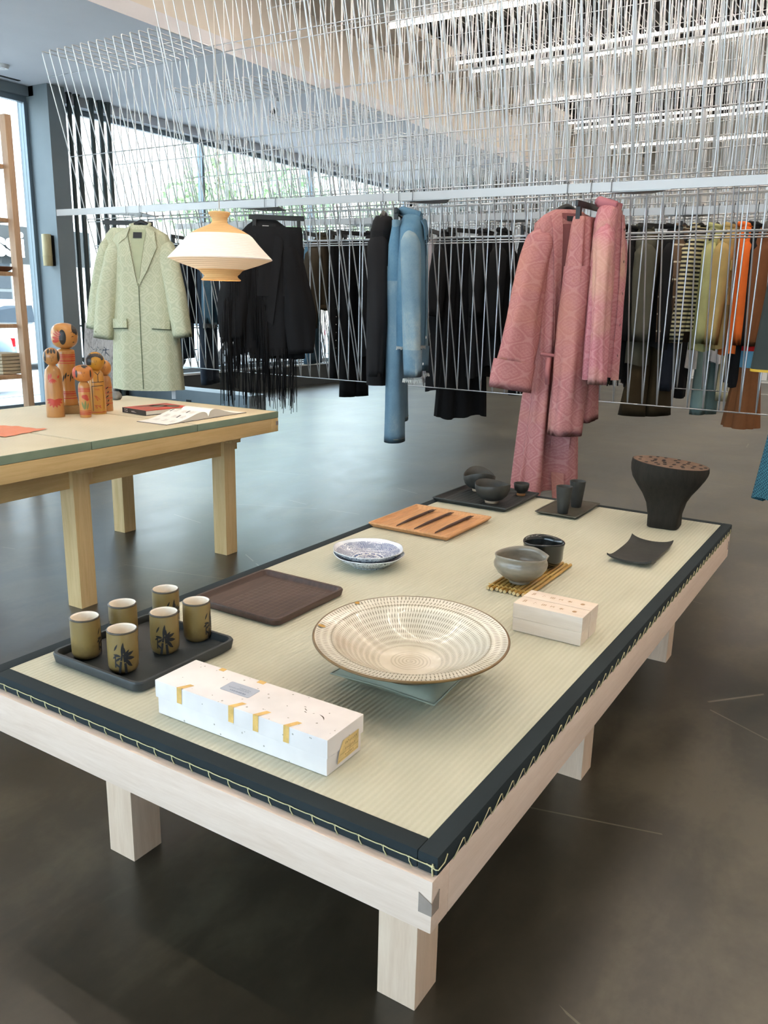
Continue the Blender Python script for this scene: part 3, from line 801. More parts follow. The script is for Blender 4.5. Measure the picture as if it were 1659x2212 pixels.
for i, v in enumerate((1.097, 1.014, .921)):
    r = empty('wooden_pick', (1.82, v, ZT + .0095), R((0, -.8, -.9)[i]))
    tag(r, 'slim dark wooden pick on the carved tray, ' + ('leftmost', 'middle', 'rightmost')[i] + ' of three', 'pick', 'three dark picks')
    MB().tube([(-.155, 0, .002), (-.15, 0, .003), (-.05, 0, .0055), (.06, 0, .006), (.13, .003, .006), (.155, .004, .006)], [.0008, .002, .0058, .0062, .0045, .0015], 8).build('shaft', STK, r, smooth=True)
    MB().tube([(.1, -.003, .006), (.135, -.005, .0065), (.158, -.007, .0065)], [.004, .0035, .0012], 6).build('split_tip', STK, r, smooth=True)
ribbed_tray('ribbed_tray', 2.158, 2.545, .845, 1.212, KBLACK, 'black ribbed wooden tray holding two bowls and a small cup', KBLACK, 13)

def footed_bowl(name, u, v, z0, r0, h, label, cat, bodym, footm, lip=0.0, sway=0.0, az=0.0, grp=None, foot_r=.4):
    r = empty(name, (u, v, z0), az); tag(r, label, cat, grp)
    def fn(th, i, q, z, out=True):
        t = min(1, max(0, (z - .012) / (h - .012)))
        q2 = q * (1 + lip * t ** 3 * max(0, math.cos(th)) ** 10 - .10 * sway * t ** 2 * math.cos(2 * th + PI))
        return q2, z + t ** 2 * sway * h * .3 * math.cos(2 * th)
    fr = r0 * foot_r
    MB().lathe([(fr, .012), (r0 * .62, .02), (r0 * .85, h * .42), (r0 * .97, h * .72), (r0, h - .002), (r0 - .0015, h), (r0 - .004, h - .001), (r0 * .93, h * .75), (r0 * .8, h * .45), (r0 * .5, .022), (.001, .017)], 56, fn).build('bowl_wall', bodym, r, smooth=True)
    MB().lathe([(fr, .0135), (fr * .98, .008), (fr * .96, 0), (fr * .8, 0), (fr * .78, .004), (.001, .005)], 36).build('foot', footm, r, smooth=True)
    return r
zt = ZT + .0086
GREYG = mat('grey_black_glaze', (56, 54, 49), .46, spec=.35, var=.25, vscale=26)
footed_bowl('lipped_bowl', 2.452, 1.118, zt, .08, .088, 'dark stoneware bowl with wavy pouring rim at the back of the ribbed tray', 'bowl', GREYG, CLAY, .16, .55, R(35), 'bowls on the ribbed tray')
footed_bowl('lipped_bowl', 2.272, .966, zt, .08, .088, 'dark stoneware bowl on pale clay foot at the front of the ribbed tray', 'bowl', GREYG, CLAY, .1, .2, R(60), 'bowls on the ribbed tray')
footed_bowl('sake_cup', 2.49, .918, zt, .036, .058, 'small dark flared cup on an orange clay foot', 'cup', GREYG, mat('orange_clay', (180, 122, 74), .8), 0, 0, 0, None, .58)

tag(tray('slim_tray', 2.226, 2.545, .555, .745, ZT + .0003, .014, .01, .005, mat('dark_olive_tray', (74, 70, 58), .5, var=.15, vscale=20), .016), 'slim dark rectangular tray holding two tall black tumblers', 'tray')
def tumbler(u, v, lab):
    r = empty('tumbler', (u, v, ZT + .0065), R(20)); tag(r, 'tall tapered black tumbler ' + lab, 'tumbler', 'two black tumblers')
    h = .118
    fac = lambda th, i, q, z: (q * (1 - .05 * abs(math.sin(5 * th)) * max(0, 1 - z / (h * .6))), z)
    MB().lathe([(.001, .0), (.021, 0), (.023, .003), (.027, .035), (.0315, .08), (.035, h)], 40, fac).build('outer_wall', CHAR, r, angle=40)
    MB().lathe([(.035, h), (.0335, h + .0006), (.032, h - .001), (.027, .05), (.021, .01), (.001, .008)], 40).build('inner_wall', CHAR, r, smooth=True)
tumbler(2.29, .64, 'nearer of the pair on the slim tray'); tumbler(2.435, .632, 'farther of the pair on the slim tray')

def seed_stand():
    r = empty('carved_stand', (2.372, .232, ZT), R(4)); tag(r, 'dark carved wooden stand flaring to an oval pitted top', 'stand')
    m = mat('blackened_wood', (36, 32, 26), .78, spec=.25, var=.25, vscale=16, vstretch=(4, 4, 1), bump=.35, bscale=40, bdist=.004)
    n = 64; rings = []
    lev = [(0, .062, .058, 6, 0), (.004, .066, .062, 6, 0), (.05, .067, .062, 6, 0), (.1, .078, .074, 5, 0), (.14, .096, .094, 4, 0), (.175, .121, .119, 3, 0), (.205, .142, .14, 2.4, 0), (.225, .15, .149, 2.1, .3), (.245, .154, .152, 2, .8), (.262, .152, .15, 2, 1), (.2635, .149, .147, 2, 1)]
    ca = math.atan2(CAM[1] - .232, CAM[0] - 2.372)
    tilt = lambda x, y: -.085 * (.53 * x - .85 * y)
    for z, a, b, e, tl in lev:
        ring = []
        for k in range(n):
            th = 2 * PI * k / n; c, s = math.cos(th), math.sin(th)
            x = a * math.copysign(abs(c) ** (2 / e), c); y = b * math.copysign(abs(s) ** (2 / e), s)
            sc = 1 + .012 * math.sin(3 * th + z * 40)
            ring.append((x * sc - .012 * (z / .26) ** 2 * 0, y * sc, z + tl * tilt(x, y)))
        rings.append(ring)
    MB().loft(rings, cap0=True).build('stem_body', m, r, angle=50)
    tm = mat('worn_brown_top', (104, 80, 62), .75, var=.3, vscale=30, bump=.3, bscale=70, bdist=.003)
    top = [rings[-1]] + [[(p[0] * q, p[1] * q, p[2] * 1.0 - (1 - q) * 0 + (tl_ := 0)) for p in rings[-1]] for q in (.8, .5, .2)]
    for q, rg in zip((.8, .5, .2), top[1:]):
        for k in range(n):
            p = rings[-1][k]; rg[k] = (p[0] * q, p[1] * q, .2635 + tilt(p[0] * q, p[1] * q) - .002 * (1 - q))
    MB().loft(top, cap1=True).build('top_face', tm, r, smooth=True)
    dk = mat('dark_pit', (28, 22, 20), .9)
    rg = random.Random(5); b = MB(); pts = []
    while len(pts) < 34:
        x, y = rg.uniform(-.135, .135), rg.uniform(-.135, .135)
        if (x / .136) ** 2 + (y / .134) ** 2 > 1 or any(math.hypot(x - p, y - q) < .032 for p, q in pts): 
            if rg.random() < .001: break
            continue
        pts.append((x, y))
    for x, y in pts:
        v = [(x + .0125 * math.cos(a) , y + .008 * math.sin(a), .2632 + tilt(x, y) + .0004) for a in np.linspace(0, 2 * PI, 9)[:-1]]
        v += [(x + .0105 * math.cos(a), y + .0062 * math.sin(a), .2632 + tilt(x, y) + .0012) for a in np.linspace(0, 2 * PI, 9)[:-1]]
        b.add(v, [tuple(range(8, 16))] + [(k, (k + 1) % 8, 8 + (k + 1) % 8, 8 + k) for k in range(8)])
    o = b.build('pit', dk, r); o['kind'] = 'stuff'
seed_stand()

def curled_plate():
    r = empty('curled_plate', (1.898, .198, ZT + .0005)); tag(r, 'dark grey rectangular plate with upturned corners', 'plate')
    n = 20; hx, hy = .152, .073
    def g(a, b):
        e = abs(a) ** 5; cnr = abs(a * b) ** 3
        z = .004 + .018 * e * (.4 + .6 * abs(b) ** 2) + .006 * abs(b) ** 6
        x = hx * a * (1 + .02 * abs(b) ** 2); y = hy * b * (1 - .12 * (1 - a * a) * 0 + .06 * abs(a) ** 2)
        return x, y, z
    v = []; f = []
    for s in (1, 0):
        o = len(v)
        for i in range(n + 1):
            for j in range(n + 1):
                x, y, z = g(-1 + 2 * i / n, -1 + 2 * j / n); v.append((x, y, z + (.0035 if s else -.0035)))
        for i in range(n):
            for j in range(n):
                q = (o + i * (n + 1) + j, o + (i + 1) * (n + 1) + j, o + (i + 1) * (n + 1) + j + 1, o + i * (n + 1) + j + 1)
                f.append(q if s else q[::-1])
    N = (n + 1) ** 2
    idx = [i * (n + 1) for i in range(n + 1)] + [n * (n + 1) + j for j in range(1, n + 1)] + [i * (n + 1) + n for i in range(n - 1, -1, -1)] + [j for j in range(n - 1, 0, -1)]
    for a, b in zip(idx, idx[1:] + idx[:1]): f.append((a, b, b + N, a + N))
    MB().add(v, f).build('plate_body', CHAR, r, angle=50)
curled_plate()

def bamboo_mat():
    r = empty('bamboo_mat', (1.415, .424, ZT + .0062)); tag(r, 'small mat of lashed bamboo sticks under two bowls', 'mat')
    bm_ = [mat('bamboo_%d' % i, c, .45, var=.22, vscale=14, vstretch=(1, 10, 10)) for i, c in enumerate(((178, 140, 70), (164, 126, 60), (188, 154, 86)))]
    cut = mat('bamboo_cut', (206, 182, 134), .7)
    for i in range(10):
        y = .066 - i * .0147
        L = .192 + .004 * math.sin(i * 2.1)
        o = MB().tube([(-L, 0, 0), (-.06, 0, 0), (-.057, 0, 0), (-.053, 0, 0), (.07, 0, 0), (.073, 0, 0), (.077, 0, 0), (L, 0, 0)], [.0058, .0058, .0065, .0058, .0058, .0065, .0058, .0058], 10, caps=False).build('bamboo_stick', bm_[i % 3], r, loc=(0, y, 0), smooth=True)
        for s in (-1, 1): MB().tube([(s * (L - .0004), 0, 0), (s * (L + .0002), 0, 0)], .0056, 10).build('cut_end', cut, o)
    tw = mat('straw_cord', (214, 186, 112), .7)
    for x in (-.17, .02, .172):
        pts = [(x, .074 - q * .00368, .0072 * (1 if (q // 2) % 2 == 0 else .55)) for q in range(41)]
        MB().tube(pts, .0013, 5).build('cord', tw, r, smooth=True)
bamboo_mat()
zb = ZT + .0132
def katakuchi():
    r = empty('spouted_bowl', (1.318, .424, zb), R(-45)); tag(r, 'grey glazed bowl with a pouring spout on the bamboo mat', 'bowl')
    m = mat('ash_grey_glaze', (128, 120, 106), .3, var=.3, vscale=12, vstretch=(1, 1, 3), coat=.3)
    R0, h = .085, .092
    def fn(th, i, q, z):
        t = max(0, (z - .05) / (h - .05)); k = max(0, math.cos(th)) ** 24
        return q * (1 + .13 * k * t) , z - .008 * k * t + .004 * math.sin(2 * th) * t
    MB().lathe([(.034, .008), (.05, .016), (.072, .034), (.0835, .052), (.085, .062), (.083, .07), (.079, .076), (.0805, .084), (.083, h), (.0815, h + .0012), (.079, h), (.0765, .078), (.079, .06), (.066, .034), (.04, .016), (.001, .014)], 64, fn).build('bowl_wall', m, r, smooth=True)
    MB().lathe([(.034, .01), (.033, .004), (.033, 0), (.028, 0), (.027, .004), (.001, .004)], 36).build('foot', m, r, smooth=True)
    r = empty('tea_bowl', (1.525, .428, zb)); tag(r, 'black glazed cylindrical tea bowl behind the grey spouted bowl', 'bowl')
    m = mat('black_glaze', (26, 30, 30), .18, var=.3, vscale=20, coat=.4)
    fn = lambda th, i, q, z: (q * (1 + .015 * math.sin(3 * th + 1)), z + .003 * math.sin(2 * th) * (z > .05))
    MB().lathe([(.04, .004), (.058, .012), (.066, .03), (.0665, .06), (.069, .08), (.0705, .086), (.069, .0885), (.066, .087), (.062, .07), (.061, .03), (.045, .012), (.001, .01)], 56, fn).build('bowl_wall', m, r, smooth=True)
    MB().lathe([(.04, .006), (.038, 0), (.032, 0), (.03, .003), (.001, .003)], 36).build('foot', m, r, smooth=True)
katakuchi()

def wood_boxes():
    pw = m_wood('paulownia', (222, 202, 182), (236, 220, 204), (14, 1.2, 14), .6)
    st_m = mat('stamped_brown', (176, 138, 96), .6)
    for i, (u, lab) in enumerate(((.992, 'nearer of the pair, beside the large bowl'), (1.058, 'farther of the pair, touching its twin'))):
        r = empty('stamped_box', (u, .195, ZT + .0003)); tag(r, 'slim pale wooden box with stamped lid, ' + lab, 'box', 'two stamped wooden boxes')
        hx, hy, h = .0305, .097, .08
        MB().box(-hx, hx, -hy, hy, 0, .038, .0012).build('base', pw, r, angle=40)
        MB().box(-hx - .001, hx + .001, -hy - .001, hy + .001, .0385, h, .0014).build('lid', pw, r, angle=40)
        sts = []
        def glyph(cy, pat):
            for (x0, y0, x1, y1) in pat: sts.append(seg(x0 * .0085, cy + y0 * .0085, x1 * .0085, cy + y1 * .0085, .0009))
        # characters read along the lid; the far end holds two narrow columns
        glyph(.078, [(-1.2, .2, .9, .2), (-.9, -.4, 1.1, -.4), (-.6, .6, -.6, -.7), (.2, .5, .2, -.7), (.9, .4, .9, -.5)])
        glyph(.048, [(-.7, .3, -.2, .1), (.2, .2, .7, -.1), (0, -.3, .2, -.5)])
        glyph(.022, [(-.8, .6, .8, .6), (-.8, 0, .8, 0), (-.8, -.6, .8, -.6), (-.6, .7, -.6, -.7), (.5, .7, .5, -.7)])
        glyph(-.002, [(-.7, .5, .7, .5), (0, .6, 0, -.5), (-.5, -.5, .7, -.5), (.2, 0, .7, -.1)])
        glyph(-.028, [(-.8, .1, .8, .1), (0, .8, 0, -.8), (-.6, .6, .6, -.6), (-.6, -.6, .6, .6)])
        sts.append(disc(-.001, -.064, .0058, ry=.0062)); sts.append(leaf(.006, -.071, .005, -.058, .0015))
        strokes(sts, lambda x, y: (x, y, h + .0005), 'stamped_mark', st_m, r)
wood_boxes()

# ------------------------------------------------------------------ things on the tall table
def on2(u, v): return (u, v, Z2 + .0005)
def kokeshi(u, v, label, body, head, hz, hm, bm_, paint, face_turn, base=None, scale=1.3):
    """body, head: lathe profiles; paint(rfun, rfun_head, root) adds the painting"""
    a = math.atan2(CAM[1] - v, CAM[0] - u)
    r = empty('wooden_doll', on2(u, v), a + PI / 2); tag(r, label, 'doll', 'turned wooden dolls on the tall table')
    if base: MB().box(-base, base, -base, base, 0, .035, .003).build('base', mat('doll_base', (150, 116, 70), .5, var=.2, vscale=30), r, angle=40)
    MB().lathe(body, 40).build('body', bm_, r, smooth=True)
    MB().lathe([(q, z + hz) for q, z in head], 40).build('head', hm, r, smooth=True)
    br = [q for q, z in body]; bz = [z for q, z in body]; hr = [q for q, z in head]; hzz = [z + hz for q, z in head]
    def onb(x, y):
        q = float(np.interp(y, bz, br)) + .0007; t = x / max(q, .01) - PI / 2; return (q * math.cos(t), q * math.sin(t), y)
    def onh(x, y):
        y2 = min(max(y + hz, hzz[0]), hzz[-1]); q = float(np.interp(y2, hzz, hr)) + .0008; t = x / max(q, .008) - PI / 2 + R(face_turn); return (q * math.cos(t), q * math.sin(t), y2)
    paint(onb, onh, r)
    r.scale = (scale,) * 3
DW = mat('amber_doll_wood', (186, 128, 64), .32, var=.14, vscale=12, vstretch=(1, 1, .4), coat=.3)
DW2 = mat('tan_doll_wood', (174, 122, 68), .35, var=.16, vscale=14, vstretch=(1, 1, .4), coat=.25)
HAIR = mat('doll_black', (40, 38, 36), .4); RED = mat('doll_red', (178, 62, 44), .45); MUST = mat('doll_mustard', (184, 130, 36), .45); OLV = mat('doll_green', (118, 124, 70), .5)
def face(onh, r, s, w=.0007, dy=0):
    strokes([leaf(-s * .38, dy + s * .12, -s * .1, dy + s * .12, w, bend=.1), leaf(s * .1, dy + s * .12, s * .38, dy + s * .12, w, bend=.1), leaf(-s * .4, dy + s * .3, -s * .1, dy + s * .36, w * .8, bend=.1), leaf(s * .1, dy + s * .36, s * .4, dy + s * .3, w * .8, bend=.1),
             leaf(-s * .02, dy + s * .08, -s * .06, dy - s * .18, w * .7), leaf(-s * .12, dy - s * .4, s * .12, dy - s * .4, w * 1.2)], onh, 'face', HAIR, r)
def bands(onb, r, zs, rad, m, nm='painted_band'):
    strokes([[(PI * rad * q / 12, z, hw) for q in range(-12, 13)] for z, hw in zs], onb, nm, m, r)
def sphere(rx, rz, n=12): return [(max(.0015, rx * math.sin(PI * i / n)), -rz * math.cos(PI * i / n)) for i in range(n + 1)]
def sq_head(rx, rz, n=14, e=2.6):
    return [(max(.0015, rx * abs(math.sin(PI * i / n)) ** (2 / e)), -rz * math.copysign(abs(math.cos(PI * i / n)) ** (2 / e), math.cos(PI * i / n))) for i in range(n + 1)]
def fan(cx, cy, s, n=7, lo=200, hi=340, w=.16):
    return [leaf(cx, cy, cx + s * math.cos(R(lo + (hi - lo) * i / (n - 1))), cy + s * .9 * math.sin(R(lo + (hi - lo) * i / (n - 1))), s * w) for i in range(n)]
def p1(onb, onh, r):
    strokes([disc(-.028, .002, .006, ry=.02), disc(.028, .002, .006, ry=.02)] + [leaf(x, .03, x * 1.5, .012, .005) for x in (-.009, 0, .009)], onh, 'hair', HAIR, r); face(onh, r, .022, dy=-.006)
    strokes(fan(0, .068, .034, 8, 180, 360), onb, 'painted_flower', RED, r)
    strokes(fan(-.004, .15, .022, 5, 230, 320, .12) + [leaf(.016, .15, .024, .162, .004), leaf(-.018, .142, -.014, .168, .004), leaf(-.01, .147, -.006, .17, .003)], onb, 'painted_petals', RED, r)
kokeshi(1.612, 3.1, 'tan wooden doll with round head and red flower, at the front left', [(.033, 0), (.0335, .004), (.034, .05), (.033, .12), (.0315, .16), (.027, .182), (.016, .195), (.012, .2)], sphere(.031, .034), .231, DW2, DW2, p1, 0, None, 1.3)
def p2(onb, onh, r):
    strokes([disc(.004, -.004, .014, ry=.03)], lambda x, y: onh(x - .012, y), 'side_hair', HAIR, r)
    strokes([disc(.044, .03, .014, ry=.02), disc(.055, .022, .012, ry=.018)], onh, 'fringe_hair', HAIR, r)
    strokes([leaf(-.02, -.012, -.056, -.004, .006), leaf(-.02, -.018, -.06, -.022, .007), leaf(-.018, -.006, -.05, .012, .0035), leaf(-.016, 0, -.04, .02, .003), leaf(-.014, .004, -.028, .026, .0026)], onh, 'red_ribbon', RED, r)
    strokes([leaf(.026, -.004, .04, -.002, .0012, bend=.1), leaf(.024, .014, .042, .016, .001, bend=.1), leaf(.03, -.024, .042, -.024, .0018)], onh, 'face', HAIR, r)
    bands(onb, r, [(.24, .002), (.232, .0028), (.224, .0015), (.216, .003), (.206, .0014), (.09, .002), (.082, .003), (.074, .0015), (.064, .002)], .036, RED)
    strokes([leaf(-.02 + .01 * i, .13 + .012 * (i % 3), -.012 + .01 * i, .16 + .01 * (i % 2), .003) for i in range(5)], onb, 'painted_leaves', HAIR, r)
kokeshi(1.745, 3.165, 'tallest wooden doll with squarish head and banded red waist', [(.036, .033), (.037, .04), (.037, .05), (.0345, .06), (.029, .085), (.028, .12), (.033, .17), (.0355, .22), (.0355, .25), (.034, .258), (.018, .264), (.014, .266)], sq_head(.052, .051), .315, DW, DW, p2, 0, .042, 1.26)
def p3(onb, onh, r):
    strokes([disc(-.026, 0, .005, ry=.015), disc(.03, 0, .004, ry=.015), leaf(-.006, .03, .012, .022, .004), leaf(0, .031, .02, .026, .003)], onh, 'hair', HAIR, r); face(onh, r, .018)
    strokes([disc(-.043, .004, .014, ry=.024)], onh, 'red_cheek', mat('doll_rose', (190, 82, 62), .4), r)
    bands(onb, r, [(.012, .0016), (.018, .0022), (.025, .0014), (.1, .0015), (.106, .002), (.112, .0014)], .021, RED)
    strokes([disc(.004, .078, .009, ry=.01), disc(-.004, .08, .007), disc(.01, .07, .006)], onb, 'painted_flower', RED, r)
    strokes([leaf(.002, .066, .0, .03, .004), leaf(-.012, .062, -.002, .03, .004), leaf(.014, .058, .006, .03, .003)], onb, 'painted_leaves', OLV, r)
kokeshi(1.698, 2.978, 'small wooden doll with flattened pinkish head, at the front right', [(.0205, 0), (.021, .004), (.0212, .03), (.0218, .09), (.021, .118), (.018, .13), (.012, .136)], sq_head(.0375, .032, e=2.4), .167, mat('orange_doll_wood', (190, 116, 50), .34, var=.15, vscale=14, coat=.25), DW, p3, 0, None, 1.32)
def p4(onb, onh, r):
    cap = [[(-.028 + .0, .006, .009), (-.026, .02, .009), (-.014, .027, .008), (0, .029, .007), (.014, .028, .008), (.027, .02, .007), (.0285, .006, .004)], [(-.027, .006, .009), (-.028, -.004, .009), (-.027, -.013, .008)]]
    cap = [[(x, y, w * 1.5) for x, y, w in q] for q in cap]
    strokes(cap, onh, 'hair', HAIR, r); face(onh, r, .017, dy=-.002)
    L = .0012
    strokes([seg(-.018, .118, .03, .12, L), seg(-.018, .104, .024, .106, L), seg(.006, .12, .006, .148, L), seg(.006, .146, -.004, .155, L), seg(.006, .146, .014, .156, L), seg(-.018, .104, -.018, .012, L), seg(.024, .106, .024, .02, .0007)], onb, 'black_outline', HAIR, r)
    strokes([[(-.012 + .008 * math.sin(t * 1.3) + .004 * t, .06 + .009 * math.cos(t * 1.7), .0008) for t in np.linspace(0, 5, 18)], [(-.012 + .006 * math.sin(t * 2) + .0045 * t, .028 + .006 * math.cos(t * 2.3), .0008) for t in np.linspace(0, 6, 20)], [(-.008 + .003 * t, .092 + .004 * math.sin(3 * t), .0006) for t in np.linspace(0, 6, 12)]], onb, 'red_scrolls', RED, r)
    bands(onb, r, [(.008, .0012)], .03, RED)
kokeshi(1.828, 3.042, 'wooden doll with bobbed black hair and mustard kimono', [(.029, 0), (.0295, .004), (.0295, .1), (.0285, .13), (.025, .15), (.016, .16), (.012, .163)], sphere(.033, .035), .193, MUST, mat('yellow_doll_wood', (194, 138, 56), .32, coat=.3), p4, 0, None, 1.4)
def p5(onb, onh, r):
    strokes([disc(-.01, .022, .016, ry=.01)], onh, 'hair', HAIR, r); face(onh, r, .015)
    bands(onb, r, [(.03, .0012), (.05, .0012), (.07, .0012), (.09, .0012)], .024, RED)
    strokes([leaf(.0 + .006 * (i % 2), .02 + .016 * i, .012, .03 + .016 * i, .002) for i in range(5)], onb, 'painted_leaves', HAIR, r)
kokeshi(1.93, 3.1, 'slim wooden doll half hidden behind the bob-haired doll', [(.024, 0), (.0245, .004), (.024, .1), (.021, .125), (.012, .135)], sphere(.026, .03), .163, DW, DW2, p5, 0, None, 1.4)

def books():
    r = empty('book', (2.07, 2.87, Z2 + .0005), R(-6)); tag(r, 'closed book with red and black cover on the tall table', 'book')
    cov = mat('red_cover', (186, 56, 44), .4, var=.3, vscale=6); blk = mat('black_cover', (34, 30, 30), .4); pap = mat('page_edge', (226, 220, 208), .7)
    MB().box(-.14, .14, -.1, .1, 0, .003).build('back_cover', blk, r)
    MB().box(-.136, .138, -.097, .097, .003, .024).build('page_block', pap, r)
    MB().box(-.14, .14, -.1, .1, .024, .027).build('front_cover', cov, r)
    MB().box(-.1435, -.14, -.1, .1, 0, .027).build('spine', blk, r)
    strokes([disc(.03, .02, .05, ry=.05), disc(.08, -.03, .04, ry=.05), leaf(-.1, .06, .1, .05, .02)], lambda x, y: (x, y, .0274), 'cover_picture', mat('grey_brown_print', (96, 76, 64), .4), r)
    g = [((-.6, .5, .6, .5), (-.6, -.1, .2, -.3)), ((-.5, .6, .4, .6), (0, .6, -.2, -.5), (.3, .1, .6, -.5)), ((-.6, .5, -.4, 0), (0, .6, -.4, -.6), (.5, .6, .1, -.4)), ((-.5, .4, .5, .4), (.1, .7, .1, -.6), (-.5, -.5, .6, -.5))]
    sts = []
    for i, pat in enumerate(g):
        cy, cz = .075 - .017 * (i % 2) , .019 - .0095 * (i // 2)
        for (a, b, c, d) in pat: sts.append(seg(-(cy + a * .007) + 0, cz + b * .004, -(cy + c * .007), cz + d * .004, .0009))
    strokes(sts, lambda x, z: (-.144, -x, z), 'spine_characters', mat('white_print', (232, 228, 222), .5), r)
    strokes([seg(-.02, .015, .01, .015, .0006), seg(-.02, .011, .022, .011, .0006)], lambda x, z: (-.144, -x, z), 'spine_small_print', MATS['white_print'], r)
    # open magazine
    r = empty('open_magazine', (2.055, 2.575, Z2 + .0006), R(2)); tag(r, 'open magazine with white pages next to the red book', 'magazine')
    MB().box(-.3, .3, -.1, .1, 0, .0016).build('cover', mat('magazine_cover', (60, 52, 46), .4), r)
    pg = mat('page_paper', (240, 238, 232), .6); ed = mat('page_edges', (206, 202, 194), .8)
    def ht(x, s):                                # page block height along the spread
        t = min(1, abs(x) / .295); return .0016 + (.052 if s > 0 else .044) * (math.sin(PI * min(1, t * 1.25) ** .55) * .85 * (1 - t) + .16 * (1 - t) + .02)
    for s in (-1, 1):
        n = 24; v = []; f = []
        xs = [s * .295 * (i / n) for i in range(n + 1)]
        for x in xs: v += [(x, -.098, ht(x, s)), (x, .098, ht(x, s)), (x, -.098, .0017), (x, .098, .0017)]
        tp = [(4 * i, 4 * i + 4, 4 * i + 5, 4 * i + 1)[::s] for i in range(n)]
        MB().add(v, tp).build('page', pg, r, smooth=True)
        sd = []
        for i in range(n): sd += [(4 * i, 4 * i + 2, 4 * i + 6, 4 * i + 4), (4 * i + 1, 4 * i + 5, 4 * i + 7, 4 * i + 3)]
        sd.append((4 * n, 4 * n + 1, 4 * n + 3, 4 * n + 2))
        MB().add(v, sd).build('page_block', ed, r)
        rg = random.Random(9 + s); sts = []; pics = []
        for col in range(3):
            x = s * (.07 + .07 * col)
            for row in range(3):
                y = -.07 + .055 * row
                for q in range(4): sts.append(seg(x - .022, y + .007 * q, x + rg.uniform(.004, .024), y + .007 * q, .0007, n=3))
                if rg.random() < .45: pics.append(seg(x - .02, y + .04, x + .015, y + .043, .008 * rg.uniform(.5, 1), n=4))
        fn = lambda x, y, s=s: (x, y, ht(x, s) + .0008)
        strokes(sts, fn, 'printed_text', mat('grey_print', (110, 108, 106), .6), r)
        strokes(pics, fn, 'printed_picture', mat('dark_print', (70, 70, 74), .6), r)
    # orange paper sheet at the left edge
    r = empty('paper_sheet', (1.16, 2.9, Z2 + .0008), R(14)); tag(r, 'crinkled orange patterned paper sheet at the left edge of the table', 'paper')
    t = NT('orange_patterned_paper'); vec = t.coord('Object'); s = t.sep(vec)
    k = t.math('GREATER_THAN', t.math('SINE', t.math('ADD', t.math('MULTIPLY', s[0], 520.0), t.math('MULTIPLY', s[1], 300.0))), .3)
    t.col(t.mix(t.math('MULTIPLY', k, .5), lin((226, 140, 96)), lin((206, 96, 74)))); t.rough(.7)
    n = 16; v = []; f = []
    for i in range(n + 1):
        for j in range(n + 1): v.append((-.13 + .26 * i / n, -.16 + .32 * j / n, .002 + .0014 * math.sin(i * 1.3 + j * .7) + .0012 * math.sin(j * 1.7)))
    for i in range(n):
        for j in range(n): f.append((i * (n + 1) + j, (i + 1) * (n + 1) + j, (i + 1) * (n + 1) + j + 1, i * (n + 1) + j + 1))
    MB().add(v, f).build('sheet', t.m, r, smooth=True)
books()

# ------------------------------------------------------------------ pendant lamp over the tall table
def pendant():
    r = empty('pendant_lamp', (2.32, 2.61, 1.492)); tag(r, 'glowing pleated paper pendant lamp with orange woven ends', 'lamp')
    def paper(nm, col, em, ec):
        t = NT(nm); t.col(lin(col)); t.rough(.8)
        uvn = t.coord('Object'); z = t.sep(uvn)[2]
        t.bump(t.math('SINE', t.math('MULTIPLY', z, 2 * PI / .0085)), .35, .003)
        t.b.inputs['Emission Color'].default_value = lin(ec); t.b.inputs['Emission Strength'].default_value = em
        t.b.inputs['Transmission Weight'].default_value = 0.0
        return t.m
    pl = paper('lamp_paper', (236, 226, 216), .13, (255, 230, 210)); pl2 = paper('lamp_paper_under', (236, 220, 196), .3, (255, 212, 166))
    og = paper('lamp_woven', (206, 166, 112), .14, (255, 196, 130))
    f = .269 / .27
    def st(pr, nm, m, n=72): return MB().lathe(pr, n).build(nm, m, r, smooth=True)
    st([(.102, 0.0), (.104, .004), (.1, .007)], 'lower_ring', og); st([(.1, .007), (.09, .014), (.086, .024), (.098, .034), (.112, .05), (.126, .056)], 'lower_collar', og)
    st([(.126, .056), (.2, .08), (.268, .106)], 'under_shade', pl2); st([(.268, .106), (.2705, .109), (.268, .112)], 'rim', pl)
    st([(.268, .112), (.236, .144), (.2, .182), (.168, .22), (.152, .232)], 'main_shade', pl); st([(.152, .232), (.12, .25), (.07, .272), (.044, .284), (.038, .296), (.04, .31), (.05, .324), (.056, .334)], 'upper_collar', og)
    st([(.056, .334), (.057, .338), (.05, .342), (.001, .343)], 'cap', og)
    MB().tube([(0, 0, .34), (0, 0, 3.26 - .55)], .0022, 6).build('cord', mat('pale_cord', (214, 206, 196), .6), r, smooth=True)
    bl = bpy.data.lights.new('lamp_bulb', 'POINT'); bl.energy = 6; bl.color = (1, .72, .42); bl.shadow_soft_size = .04
    o = bpy.data.objects.new('lamp_bulb', bl); C.objects.link(o); o.parent = r; o.location = (0, 0, .13)
pendant()

